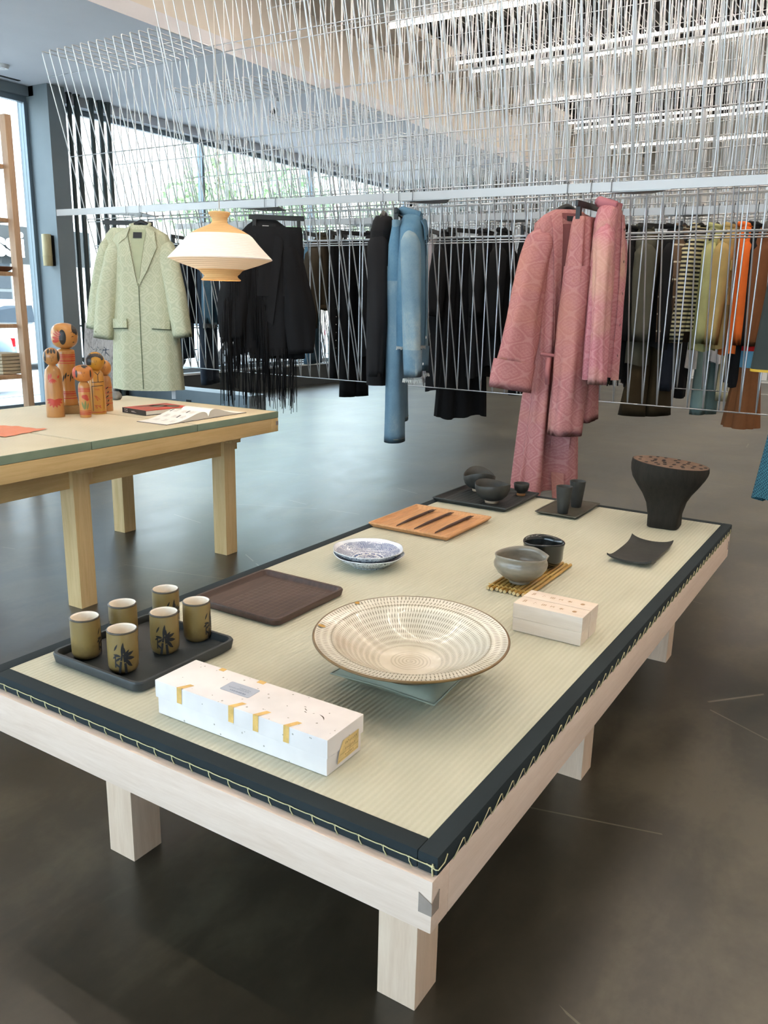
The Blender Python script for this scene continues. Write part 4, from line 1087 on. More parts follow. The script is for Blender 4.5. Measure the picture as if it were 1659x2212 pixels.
# ------------------------------------------------------------------ garments
def sp(c, e): return math.copysign(abs(c) ** e, c)
class Body:
    """closed hanging cloth form. levels: (z, half width, half depth, fold amplitude[, cx, cy])"""
    def __init__(s, levels, seed=1, k=(5, 9, 14), M=64, nz=30, e=.72):
        L = sorted(levels, key=lambda q: q[0]); s.z = [q[0] for q in L]
        s.w = [q[1] for q in L]; s.d = [q[2] for q in L]; s.a = [q[3] for q in L]
        s.cx = [q[4] if len(q) > 4 else 0 for q in L]; s.cy = [q[5] if len(q) > 5 else 0 for q in L]
        g = random.Random(seed); s.ph = [g.uniform(0, 6.3) for _ in range(6)]; s.k = k; s.M = M; s.nz = nz; s.e = e
        s.tw = g.uniform(-1.2, 1.2); s.wref = max(s.w)
    def pt(s, a, z):
        I = lambda arr: float(np.interp(z, s.z, arr))
        w, d, am = I(s.w), I(s.d), I(s.a); c, q = math.cos(a), math.sin(a)
        F = am * (math.sin(s.k[0] * a + s.ph[0] + s.tw * z) + .7 * math.sin(s.k[1] * a + s.ph[1] - s.tw * 1.5 * z) + .35 * math.sin(s.k[2] * a + s.ph[2] + z))
        return (I(s.cx) + w * sp(c, s.e) + F * .5 * c, I(s.cy) + d * sp(q, s.e) + F * q, z)
    def mesh(s, hem=0.0):
        z0, z1 = s.z[-1], s.z[0]; v = []; uv = []; f = []
        zs = sorted(set([z0 + (z1 - z0) * (i / s.nz) for i in range(s.nz + 1)] + s.z), reverse=True)
        for z in zs:
            for k in range(s.M + 1):
                a = 2 * PI * k / s.M; p = s.pt(a, z)
                v.append((p[0], p[1], p[2] + (hem * math.sin(3 * a + s.ph[3]) if z == zs[-1] else 0))); uv.append((a / (2 * PI) * 4 * s.wref, z))
        n = s.M + 1
        for i in range(len(zs) - 1):
            for k in range(s.M): f.append((i * n + k, (i + 1) * n + k, (i + 1) * n + k + 1, i * n + k + 1))
        return new_mesh(v, f, True, uv)
    def front(s, x, z, off=.003, back=False):
        w = float(np.interp(z, s.z, s.w)); cx = float(np.interp(z, s.z, s.cx))
        c = max(-1, min(1, sp(max(-1, min(1, (x - cx) / w)), 1 / s.e))); a = math.acos(c)
        p = s.pt(a if back else -a, z)
        return (x, p[1] + (off if back else -off), z)
def patch(b, quad, m, name, parent, n=6, off=.004, th=.004, back=False):
    """cloth piece lying on a body; quad = 4 corners (x, z) in order, bilinear"""
    v = []; f = []; uv = []
    for lay in (0, 1):
        for i in range(n + 1):
            for j in range(n + 1):
                s, t = i / n, j / n
                x = (quad[0][0] * (1 - s) + quad[1][0] * s) * (1 - t) + (quad[3][0] * (1 - s) + quad[2][0] * s) * t
                z = (quad[0][1] * (1 - s) + quad[1][1] * s) * (1 - t) + (quad[3][1] * (1 - s) + quad[2][1] * s) * t
                v.append(b.front(x, z, off + (th if lay else 0), back)); uv.append((x, z))
    N = (n + 1) ** 2
    for lay in (0, 1):
        for i in range(n):
            for j in range(n):
                q = (lay * N + i * (n + 1) + j, lay * N + (i + 1) * (n + 1) + j, lay * N + (i + 1) * (n + 1) + j + 1, lay * N + i * (n + 1) + j + 1)
                f.append(q if lay else q[::-1])
    ed = [i * (n + 1) for i in range(n + 1)] + [n * (n + 1) + j for j in range(1, n + 1)] + [i * (n + 1) + n for i in range(n - 1, -1, -1)] + [j for j in range(n - 1, 0, -1)]
    for a, c in zip(ed, ed[1:] + ed[:1]): f.append((a, c, c + N, a + N))
    return obj(name, new_mesh(v, f, False, uv), m, parent)
def sleeve(*a, **k): return limb(*a, head=.35, **k)
def limb(path, rad, seed=1, amp=.006, M=28, n=22, k=(3, 7), head=1.0):
    """sleeve or trouser leg; path points, rad (half width, half depth) at each"""
    g = random.Random(seed); p1, p2 = g.uniform(0, 6), g.uniform(0, 6)
    P = np.array(path, float); Rr = np.array(rad, float); T = np.linspace(0, 1, len(path)); v = []; f = []; uv = []; L = 0; prev = None
    for i in range(n + 1):
        t = i / n
        c = np.array([np.interp(t, T, P[:, q]) for q in range(3)]); w = np.interp(t, T, Rr[:, 0]); d = np.interp(t, T, Rr[:, 1])
        hs = min(1, t / .16); hs = head + (1 - head) * hs * hs * (3 - 2 * hs); w *= hs; d *= hs
        t2 = min(1, t + .02); t1 = max(0, t - .02)
        tg = np.array([np.interp(t2, T, P[:, q]) - np.interp(t1, T, P[:, q]) for q in range(3)]); tg /= np.linalg.norm(tg)
        ax = np.array([-tg[2], 0, tg[0]]); ax /= max(1e-6, np.linalg.norm(ax)); ay = np.array([0, 1, 0])
        if prev is not None: L += np.linalg.norm(c - prev)
        prev = c
        for q in range(M + 1):
            a = 2 * PI * q / M
            F = 1 + (amp / max(w, .02)) * (math.sin(k[0] * a + p1 + 4 * t) + .6 * math.sin(k[1] * a + p2 - 5 * t)) * min(1, .3 + t)
            p = c + ax * w * sp(math.cos(a), .85) * F + ay * d * sp(math.sin(a), .85) * F
            v.append(tuple(p)); uv.append((a / (2 * PI) * 4 * w, -L))
    m = M + 1
    for i in range(n):
        for q in range(M): f.append((i * m + q, i * m + q + 1, (i + 1) * m + q + 1, (i + 1) * m + q))
    # turned-in hem so that the opening has depth
    o = len(v); e = v[-m:]
    cz = np.mean(np.array(e), axis=0)
    for p in e: q = cz + (np.array(p) - cz) * .93; v.append((q[0], q[1], q[2] + .03)); uv.append((0, 0))
    for q in range(M): f.append((n * m + q, n * m + q + 1, o + q + 1, o + q))
    return new_mesh(v, f, True, uv)

HANGM = mat('black_hanger', (24, 25, 26), .45); HOOKM = mat('dark_hook_wire', (96, 98, 100), .3, 1.0)
def hook_mesh():
    return MB().tube([(-.012, 0, -.05), (-.013, 0, -.02), (-.011, 0, .004), (0, 0, .0125), (.011, 0, .004), (.013, 0, -.02), (.012, 0, -.05), (.004, 0, -.075), (0, 0, -.085), (0, 0, -.118)], .0017, 6).mesh(True)
def hanger_mesh():
    xs = np.linspace(-.205, .205, 25)
    return MB().tube([(x, .012 * (abs(x) / .2) ** 2, -.112 - .1 * (abs(x) / .205) ** 1.35) for x in xs], [.004 + .0125 * (1 - (abs(x) / .205) ** 3) ** .5 for x in xs], 10).mesh(True)
HK, HB = hook_mesh(), hanger_mesh(); HK.materials.append(HOOKM); HB.materials.append(HANGM)
CB = MB().box(-.175, .175, -.008, .008, -.13, -.1, .003).mesh(); CB.materials.append(HANGM)
CC = MB().box(-.012, .012, -.012, .012, -.19, -.128, .003).mesh(); CC.materials.append(HANGM)
def hanger(loc, phi, what, clip=False, wscale=1.0):
    h = empty('clip_hanger' if clip else 'hanger', loc)
    tag(h, ('black clip hanger carrying the ' if clip else 'black coat hanger inside the ') + what, 'hanger', 'black hangers on the rails')
    obj('hook', HK, None, h)
    if clip:
        o = obj('bar', CB, None, h, rot=(0, 0, phi))
        for s in (-1, 1): obj('clip', CC, None, h, (math.cos(phi) * .14 * s, math.sin(phi) * .14 * s, 0), (0, 0, phi))
    else:
        o = obj('arm', HB, None, h, rot=(0, 0, phi)); o.scale.x = wscale
    return h
def garment(name, k, v, phi, label, cat, what, clip=False, group=None, du=0.0, dz=0.0, wscale=1.0):
    loc = (rail_u(k, v) + du, v, 2.021 + dz)
    g = empty(name, (loc[0], loc[1], loc[2] - (0 if clip else .03)), phi); tag(g, label, cat, group)
    hanger(loc, phi, what, clip, wscale)
    return g

def m_damask(name, c_bg, c_fig, c_line, a, b, extra=None, wash=None):
    t = NT(name); uvn = t.node('ShaderNodeUVMap'); s = t.sep(uvn.outputs[0]); vec = uvn.outputs[0]
    X = t.math('MULTIPLY', s[0], 2 * PI / a); Y = t.math('MULTIPLY', s[1], 2 * PI / b)
    f = t.math('ADD', t.math('COSINE', X), t.math('COSINE', Y))
    n = t.noise(vec, 130, 3, .6, 1.5)
    ring = t.math('LESS_THAN', t.math('ABSOLUTE', t.math('ADD', f, t.math('MULTIPLY', t.math('SUBTRACT', n, .5), 1.1))), .2)
    g = t.math('ABSOLUTE', f)
    n2 = t.noise(vec, 75, 2, .5, 3.5)
    pet = t.math('MULTIPLY', t.math('SINE', t.math('MULTIPLY', X, 6.0)), t.math('SINE', t.math('MULTIPLY', Y, 6.0)))
    med = t.math('MULTIPLY', t.math('GREATER_THAN', g, .7), t.math('GREATER_THAN', t.math('ADD', t.math('MULTIPLY', pet, .12), n2), .48))
    base = t.mix(t.math('MULTIPLY', med, .7), lin(c_bg), lin(c_fig))
    base = t.mix(t.math('MULTIPLY', ring, .5), base, lin(c_line))
    if wash:
        w = t.noise(vec, 2.2, 3, .6, .6)
        base = t.mix(t.math('MULTIPLY', t.math('SUBTRACT', w, .48, clamp=True), 3.2, clamp=True), base, lin(wash))
    t.col(base); t.rough(.8); t.b.inputs['Specular IOR Level'].default_value = .2
    t.bump(t.noise(vec, 700, 2, .5), .2, .001)
    return t.m
SAGE = m_damask('sage_damask', (200, 200, 172), (174, 178, 146), (168, 173, 142), .1, .135)
PINK = m_damask('rose_damask', (172, 112, 112), (187, 134, 130), (196, 149, 143), .13, .12, wash=(188, 132, 110))
PINK2 = m_damask('rose_damask_faded', (182, 116, 124), (198, 140, 144), (208, 154, 156), .13, .12, wash=(206, 172, 142))
LINING = m_cloth('sage_lining', (176, 180, 148), 500, .1)
BLK = m_cloth('black_cloth', (20, 20, 22), 500, .3, .9, .15)
BLK2 = m_cloth('black_jersey', (26, 26, 28), 600, .3, .9, .15)
def m_denim(name, c0, c1, c2):
    t = NT(name); vec = t.coord('Object'); n = t.noise(vec, 4, 4, .6); fine = t.noise(t.coord('Object', (1, 1, .2)), 420, 2, .5)
    t.col(t.ramp(t.math('ADD', t.math('MULTIPLY', n, .75), t.math('MULTIPLY', fine, .25)), [(.3, c0), (.52, c1), (.72, c2)])); t.rough(.85); t.bump(fine, .3, .001)
    return t.m
DENIM = m_denim('light_denim', (82, 114, 136), (102, 134, 154), (146, 164, 172)); DENIM2 = m_denim('mid_denim', (62, 98, 124), (80, 120, 146), (104, 140, 162)); NAVY = m_denim('dark_denim', (30, 40, 54), (38, 52, 68), (50, 68, 86))

# --- sage coat, facing out
def sage_coat():
    v = 4.2; phi = R(-63)
    g = garment('coat', 0, v, phi, 'sage green damask overcoat hanging at the left end of the front rail', 'coat', 'sage damask overcoat', wscale=.78)
    b = Body([(-.105, .07, .05, 0), (-.13, .12, .062, 0), (-.165, .185, .072, 0), (-.21, .205, .084, .001), (-.34, .212, .1, .002), (-.7, .232, .114, .004), (-1.25, .268, .122, .008)], 11, (4, 7, 11), 72, 34)
    obj('body', b.mesh(.004), SAGE, g)
    for s in (-1, 1):
        obj('sleeve', sleeve([(s * .15, -.0, -.19), (s * .195, -.03, -.31), (s * .255, -.055, -.58), (s * .295, -.07, -.89 if s < 0 else -.87)], [(.06, .05), (.068, .06), (.071, .062), (.066, .06)], 3 + s, .003), SAGE, g)
    L = b.front
    patch(b, [(-.06, -.135), (.06, -.135), (.008, -.47), (-.008, -.47)], LINING, 'lining', g, 8, .002, .002)
    for s in (-1, 1):
        patch(b, [(s * .075, -.145), (s * .14, -.25), (s * .075, -.4), (s * .004, -.52)], SAGE, 'lapel', g, 8, .008, .006)
        patch(b, [(s * .055, -.118), (s * .12, -.15), (s * .135, -.235), (s * .075, -.19)], SAGE, 'collar', g, 6, .012, .008)
        patch(b, [(s * .088, -.807), (s * .212, -.812), (s * .212, -.82), (s * .088, -.815)], mat('painted_flap_shadow', (96, 100, 78), .9), 'flap_shadow_strip', g, 4, .008, .006)  # thin dark strip: the flap's shadow line put in as colour
        patch(b, [(s * .09, -.745), (s * .21, -.748), (s * .21, -.812), (s * .09, -.807)], SAGE, 'pocket_flap', g, 4, .008, .014)
    MB().tube([(-.068, -.035, -.108), (-.05, .03, -.095), (0, .052, -.09), (.05, .03, -.095), (.068, -.035, -.108)], [.012, .016, .018, .016, .012], 10).build('collar_stand', SAGE, g, smooth=True)
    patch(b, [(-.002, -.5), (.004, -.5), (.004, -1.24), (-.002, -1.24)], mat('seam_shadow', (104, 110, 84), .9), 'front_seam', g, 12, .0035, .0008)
    o = patch(b, [(-.032, -.155), (.03, -.155), (.03, -.195), (-.032, -.195)], mat('black_label', (30, 30, 32), .6), 'neck_label', g, 2, .006, .002); o['label'] = 'black woven neck label'
    MB().box(.165, .195, .01, .012, -1.32, -1.23).build('paper_tag', mat('white_tag', (232, 232, 236), .6), g)
    for s in (-1,): MB().lathe([(.001, 0), (.006, 0), (.006, .003), (.001, .004)], 10).build('cuff_button', LINING, g, loc=(s * .33, -.125, -.84), rot=(R(90), 0, 0))
    g2 = garment('jacket', 0, v + .13, R(-52), 'matching sage damask jacket hanging just behind the overcoat', 'jacket', 'sage jacket behind the overcoat', True, du=.0)
    b2 = Body([(-.15, .12, .03, 0), (-.2, .16, .04, .001), (-.4, .17, .045, .003), (-.85, .18, .05, .006)], 5)
    obj('body', b2.mesh(), SAGE, g2)
    for s in (-1, 1): obj('sleeve', sleeve([(s * .14, 0, -.2), (s * .19, 0, -.38), (s * .23, 0, -.6), (s * .27, 0, -.86)], [(.04, .04), (.05, .045), (.058, .05), (.066, .05)], 8 + s, .004), SAGE, g2)
sage_coat()

# --- black wrap with long fringe
def fringe_wrap():
    g = garment('fringed_jacket', 0, 3.105, R(-52), 'black wrap jacket with long hanging fringe, right of the paper lamp', 'jacket', 'black fringed jacket', wscale=.74)
    b = Body([(-.1, .075, .05, 0), (-.13, .12, .06, .001), (-.18, .17, .075, .003), (-.26, .185, .09, .005), (-.55, .19, .1, .008), (-.93, .19, .1, .012)], 21, (5, 8, 13))
    obj('body', b.mesh(.02), BLK, g)
    obj('sleeve', sleeve([(.12, -.01, -.2), (.165, -.03, -.4), (.205, -.06, -.68), (.22, -.08, -.93)], [(.075, .085), (.09, .085), (.105, .08), (.08, .06)], 6, .009), BLK, g)
    obj('sleeve', sleeve([(-.12, -.01, -.2), (-.165, -.03, -.4), (-.205, -.06, -.62), (-.22, -.08, -.84)], [(.075, .085), (.09, .085), (.1, .08), (.085, .06)], 7, .009), BLK, g)
    patch(b, [(-.07, -.125), (.08, -.12), (.035, -.62), (-.01, -.62)], mat('black_shadow_cloth', (20, 20, 22), .95), 'neck_opening', g, 8, .002, .001)
    patch(b, [(.07, -.118), (.125, -.15), (.04, -.75), (-.01, -.72)], BLK2, 'collar_band', g, 8, .006, .006)
    patch(b, [(-.12, -.15), (-.07, -.12), (-.0, -.62), (-.06, -.65)], BLK2, 'collar_band', g, 8, .006, .006)
    lb = patch(b, [(-.02, -.135), (.02, -.135), (.02, -.15), (-.02, -.15)], mat('pale_neck_label', (196, 194, 190), .6), 'neck_label', g, 2, .006, .002)
    rg = random.Random(4); fr = MB()
    def strand(x, y, z, L, r=.0022):
        dx, dy = rg.uniform(-.02, .02), rg.uniform(-.015, .015)
        fr.tube([(x, y, z), (x + dx * .3 + rg.uniform(-.004, .004), y + dy * .3, z - L * .35), (x + dx * .7, y + dy * .7, z - L * .7), (x + dx, y + dy, z - L)], [r, r * 1.3, r * 1.2, r * .7], 4)
    for i in range(95):                     # along the hem
        x = rg.uniform(-.18, .19); p = b.front(x, -.9, .004, rg.random() < .4); strand(p[0], p[1], -.9, rg.uniform(.3, .42) + .1 * max(0, x))
    for i in range(85):                     # along the left sleeve and front
        t = rg.random(); x = -.16 - .12 * t; z = -.3 - .42 * t; strand(x + rg.uniform(-.02, .05), -.1 - .05 * t + rg.uniform(-.02, .02), z, rg.uniform(.45, .68))
    for i in range(55):
        t = rg.random(); p = b.front(-.09 + .09 * t, -.2 - .5 * t, .012); strand(p[0], p[1], p[2], rg.uniform(.4, .62))
    for i in range(16): strand(.2 + rg.uniform(-.03, .03), -.02 + rg.uniform(-.03, .03), -.2, rg.uniform(.05, .12))
    o = fr.build('fringe', BLK, g, smooth=True); o['kind'] = 'stuff'
    g2 = garment('trousers', 0, 3.02, R(-50), 'black trousers clipped behind the fringed jacket', 'trousers', 'black trousers behind the fringe', True)
    b3 = Body([(-.17, .16, .03, .001), (-.22, .165, .04, .002), (-.6, .17, .06, .006)], 8); obj('waist', b3.mesh(), BLK2, g2)
    for s in (-1, 1): obj('leg', limb([(s * .085, .03, -.5), (s * .09, .04, -.8), (s * .09, .04, -1.0)], [(.085, .06), (.08, .055), (.085, .05)], 4 + s, .006), BLK2, g2)
fringe_wrap()

# --- narrow side-on pieces in the middle of the front rail
def mid_front():
    g = garment('sweatshirt', 0, 2.235, R(20), 'black sweatshirt seen edge-on beside the blue denim', 'sweatshirt', 'black sweatshirt', wscale=.66); g.scale.x = .82
    b = Body([(-.1, .07, .045, 0), (-.13, .13, .055, .001), (-.19, .2, .062, .003), (-.4, .22, .072, .006), (-.8, .22, .075, .009), (-1.08, .2, .07, .006)], 31); obj('body', b.mesh(), BLK2, g)
    obj('sleeve', sleeve([(-.15, 0, -.19), (-.205, -.01, -.38), (-.245, -.02, -.7), (-.255, -.01, -1.02)], [(.06, .065), (.065, .062), (.056, .055), (.042, .045)], 4, .005), BLK2, g)
    obj('sleeve', sleeve([(.19, 0, -.19), (.25, 0, -.38), (.265, 0, -.7), (.255, 0, -.96)], [(.06, .065), (.065, .062), (.056, .055), (.042, .045)], 5, .005), BLK2, g)
    o = obj('cuff', MB().tube([(-.255, -.01, -1.0), (-.255, -.01, -1.07)], .043, 16, caps=False).mesh(True), BLK, g)
    g = garment('jeans', 0, 2.13, R(24), 'light blue jeans hanging by the waist from a clip hanger', 'jeans', 'light blue jeans', True)
    b = Body([(-.165, .165, .028, .0), (-.2, .168, .032, .001), (-.3, .18, .05, .003), (-.5, .175, .06, .004)], 3); obj('hips', b.mesh(), DENIM2, g)
    MB().loft([[(p[0] * 1.012, p[1] * 1.04, p[2] + dz) for p in (b.pt(2 * PI * q / 48, -.185) for q in range(48))] for dz in (-.02, .02)]).build('waistband', DENIM, g, smooth=True)
    for s, zl in ((-1, -1.445), (1, -1.34)): obj('leg', limb([(s * .085, 0, -.42), (s * .088, -.005, -.7), (s * .09, -.01, -1.05), (s * .095, -.015, zl)], [(.088, .06), (.082, .055), (.088, .055), (.105, .062)], 14 + s, .004), DENIM, g)
    st = mat('denim_thread', (150, 150, 130), .8)
    for s, zl in ((-1, -1.445), (1, -1.34)): obj('hem_stitch', MB().loft([[(s * .095 + .1055 * math.cos(a), -.015 + .063 * math.sin(a), zl + dz) for a in np.linspace(0, 2 * PI, 33)[:-1]] for dz in (.022, .025)]).mesh(True), st, g)
    # denim jacket, sleeve towards the viewer
    g = garment('denim_jacket', 0, 2.04, R(24), 'faded blue denim jacket with raw hems, sleeve towards the viewer', 'jacket', 'denim jacket', wscale=.66); g.scale.x = .82
    b = Body([(-.09, .065, .05, 0), (-.12, .12, .06, 0), (-.18, .2, .07, .002), (-.35, .215, .08, .003), (-.62, .21, .085, .005), (-.84, .205, .085, .006)], 44); obj('body', b.mesh(.006), DENIM2, g)
    DJ = m_denim('faded_denim', (90, 122, 144), (122, 148, 162), (170, 178, 172))
    for s in (-1, 1):
        pa, ra = [(s * .145, -.0, -.17), (s * .205, -.012, -.34), (s * .25, -.03, -.62), (s * .27, -.045, -.86), (s * .265, -.05, -1.0)], [(.075, .06), (.084, .058), (.082, .054), (.072, .05), (.068, .046)]
        sl = obj('sleeve', sleeve(pa, ra, 24 + s, .004), DJ, g)
        obj('cuff', limb([(s * .27, -.0455, -.85), (s * .264, -.05, -1.005)], [(.076, .056), (.072, .052)], 3, .001, n=3), DENIM, sl)
        for q, (zz) in enumerate((-.78, -.93)):
            MB().lathe([(.001, .0035), (.006, .003), (.0085, .001), (.0085, 0)], 14).build('button', mat('white_button', (226, 224, 218), .35), g, loc=(s * .283 - .02, -.03 - .088 + (.008 if q else -.004) + (.02 if s > 0 else 0), zz), rot=(R(90), 0, R(10)))
    MB().tube([(-.066, -.05, -.1), (-.06, .03, -.085), (0, .06, -.075), (.06, .03, -.085), (.066, -.05, -.1)], [.018, .024, .026, .024, .018], 10).build('collar', DENIM2, g, smooth=True)
    for s in (-1, 1): patch(b, [(s * .04, -.12), (s * .12, -.135), (s * .09, -.24), (s * .03, -.2)], DENIM2, 'collar_tip', g, 4, .012, .006)
    patch(b, [(-.02, -.17), (.02, -.17), (.02, -.83), (-.02, -.83)], DENIM, 'placket', g, 10, .005, .004)
    rg = random.Random(2); fz = MB()
    for s in (-1, 1):
        for i in range(70):
            a = 2 * PI * i / 70; x, y = s * .264 + .067 * math.cos(a), -.05 + .056 * math.sin(a)
            fz.tube([(x, y, -1.02), (x + rg.uniform(-.004, .004), y + rg.uniform(-.004, .004), -1.034 - rg.uniform(0, .008))], .0012, 4)
    for i in range(120):
        p = b.pt(2 * PI * i / 120, -.84); fz.tube([p, (p[0] + rg.uniform(-.004, .004), p[1], -.853 - rg.uniform(0, .008))], .0012, 4)
    o = fz.build('frayed_hem', mat('frayed_cotton', (206, 210, 208), .9), g); o['kind'] = 'stuff'
mid_front()

# --- rose pieces
def rose():
    g = garment('robe', 0, 1.125, R(-42), 'long rose damask robe with wide sleeves and loose belt', 'robe', 'long rose robe', wscale=.72)
    b = Body([(-.1, .07, .05, 0), (-.125, .12, .06, 0), (-.17, .17, .07, .003), (-.3, .175, .075, .012), (-.7, .14, .065, .02), (-.88, .13, .06, .022), (-1.1, .15, .065, .028), (-1.62, .19, .075, .034)], 51, (5, 8, 12), 72, 40)
    obj('body', b.mesh(.02), PINK, g)
    obj('sleeve', sleeve([(-.12, -.01, -.18), (-.175, -.03, -.36), (-.24, -.06, -.66), (-.29, -.09, -.9)], [(.07, .065), (.08, .055), (.095, .046), (.108, .042)], 6, .011, k=(3, 6)), PINK, g)
    obj('sleeve_cuff', limb([(-.288, -.089, -.88), (-.31, -.1, -1.03)], [(.119, .054), (.122, .05)], 9, .002, n=4), PINK, g)
    obj('sleeve', sleeve([(.12, 0, -.18), (.17, .02, -.4), (.2, .05, -.7), (.22, .06, -1.0)], [(.07, .08), (.08, .08), (.09, .07), (.1, .06)], 7, .006), PINK, g)
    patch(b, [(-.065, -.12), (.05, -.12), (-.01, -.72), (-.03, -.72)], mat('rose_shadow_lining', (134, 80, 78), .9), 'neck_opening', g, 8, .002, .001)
    patch(b, [(.045, -.118), (.1, -.128), (.065, -1.36), (-.012, -1.36)], PINK, 'front_band', g, 16, .012, .008)
    patch(b, [(-.115, -.135), (-.06, -.12), (-.015, -.8), (-.05, -.8)], PINK, 'front_band', g, 10, .006, .006)
    o = patch(b, [(-.03, -.135), (.03, -.135), (.03, -.16), (-.03, -.16)], MATS['black_label'], 'neck_label', g, 2, .006, .002); o['label'] = 'black woven neck label'
    MB().tube([(x, -.088 - .02 * math.cos(x * 12) + .0, -.86 - .02 * math.sin(x * 9)) for x in np.linspace(-.14, .0, 7)], .009, 8).build('belt', PINK, g, smooth=True)
    MB().tube([(-.1, -.11, -.86), (-.11, -.12, -.93), (-.1, -.115, -1.0)], [.014, .016, .012], 8).build('belt_knot', PINK, g, smooth=True)
    patch(b, [(.0, -1.5), (.05, -1.5), (.06, -1.72), (.02, -1.72)], PINK, 'belt_end', g, 5, .02, .004)
    g = garment('trousers', 0, 1.0, R(-4), 'rose damask wide trousers with gathered waist, between robe and shirt', 'trousers', 'rose trousers', True)
    b = Body([(-.175, .15, .045, .004), (-.21, .155, .05, .006), (-.5, .17, .07, .008)], 18, (9, 13, 17)); obj('waist', b.mesh(), PINK, g)
    for s, zl in ((-1, -1.3), (1, -1.24)): obj('leg', limb([(s * .08, 0, -.42), (s * .085, 0, -.8), (s * .1, 0, zl)], [(.09, .075), (.095, .075), (.115, .08)], 30 + s, .011, k=(4, 9)), PINK, g)
    g = garment('shirt', 0, .895, R(4), 'faded rose damask button shirt hanging right of the rose robe', 'shirt', 'rose shirt', wscale=.56); g.scale.x = .84
    b = Body([(-.08, .065, .045, 0), (-.11, .12, .055, 0), (-.17, .165, .06, .004), (-.5, .17, .072, .012), (-.95, .165, .072, .018)], 61, (6, 10, 15)); obj('body', b.mesh(.015), PINK2, g)
    obj('sleeve', sleeve([(-.13, -.01, -.18), (-.19, -.03, -.36), (-.22, -.045, -.7), (-.235, -.055, -.98)], [(.065, .06), (.075, .05), (.078, .044), (.072, .04)], 16, .011), PINK2, g)
    obj('sleeve', sleeve([(.13, 0, -.18), (.19, 0, -.36), (.215, 0, -.7), (.22, .0, -.95)], [(.065, .07), (.075, .07), (.078, .066), (.06, .055)], 17, .006), PINK2, g)
    MB().tube([(-.066, -.045, -.09), (-.06, .03, -.075), (0, .055, -.065), (.06, .03, -.075), (.066, -.045, -.09)], [.02, .027, .029, .027, .02], 10).build('collar', PINK2, g, smooth=True)
    patch(b, [(.0, -.13), (.045, -.13), (.04, -.97), (.0, -.97)], PINK2, 'placket', g, 12, .006, .005)
    for z in (-.2, -.36, -.52, -.68, -.84): MB().lathe([(.001, .003), (.006, .0026), (.007, 0)], 10).build('button', mat('brown_button', (92, 62, 52), .4), g, loc=b.front(.02, z, .012), rot=(R(90), 0, 0))
    # two pieces cut by the right edge of the picture
    g = garment('skirt', 0, -.03, R(-25), 'dark green-grey skirt with a thin yellow hem line at the right edge', 'skirt', 'dark skirt at the right edge', True)
    b = Body([(-.17, .13, .05, .001), (-.3, .17, .08, .002), (-.9, .225, .105, .003)], 2); obj('body', b.mesh(), m_cloth('green_grey_wool', (50, 56, 54), 400, .4), g)
    MB().loft([[(p[0] * 1.01, p[1] * 1.01, p[2] + dz) for p in (b.pt(2 * PI * q / 64, -.895) for q in range(64))] for dz in (-.006, .006)]).build('hem_piping', mat('yellow_piping', (196, 158, 40), .6), g, smooth=True)
    g = garment('knit_dress', 0, -.14, R(-30), 'teal patterned knit dress cut off by the right edge', 'dress', 'teal knit dress', wscale=.5); g.scale.x = .75
    t = NT('teal_knit'); vec = t.coord('Object'); ck = t.node('ShaderNodeTexChecker'); t.l.new(vec, ck.inputs[0]); ck.inputs['Scale'].default_value = 130
    t.col(t.mix(ck.outputs['Fac'], lin((24, 66, 84)), lin((66, 122, 136)))); t.rough(.9)
    b = Body([(-.1, .07, .05, 0), (-.17, .17, .07, .003), (-.5, .16, .08, .006), (-1.1, .2, .1, .012), (-1.5, .26, .12, .02)], 9); obj('body', b.mesh(.02), t.m, g)
    for s in (-1, 1): obj('sleeve', sleeve([(s * .16, 0, -.18), (s * .22, 0, -.4), (s * .24, 0, -.75)], [(.06, .06), (.06, .06), (.05, .05)], 40 + s, .005), t.m, g)
rose()

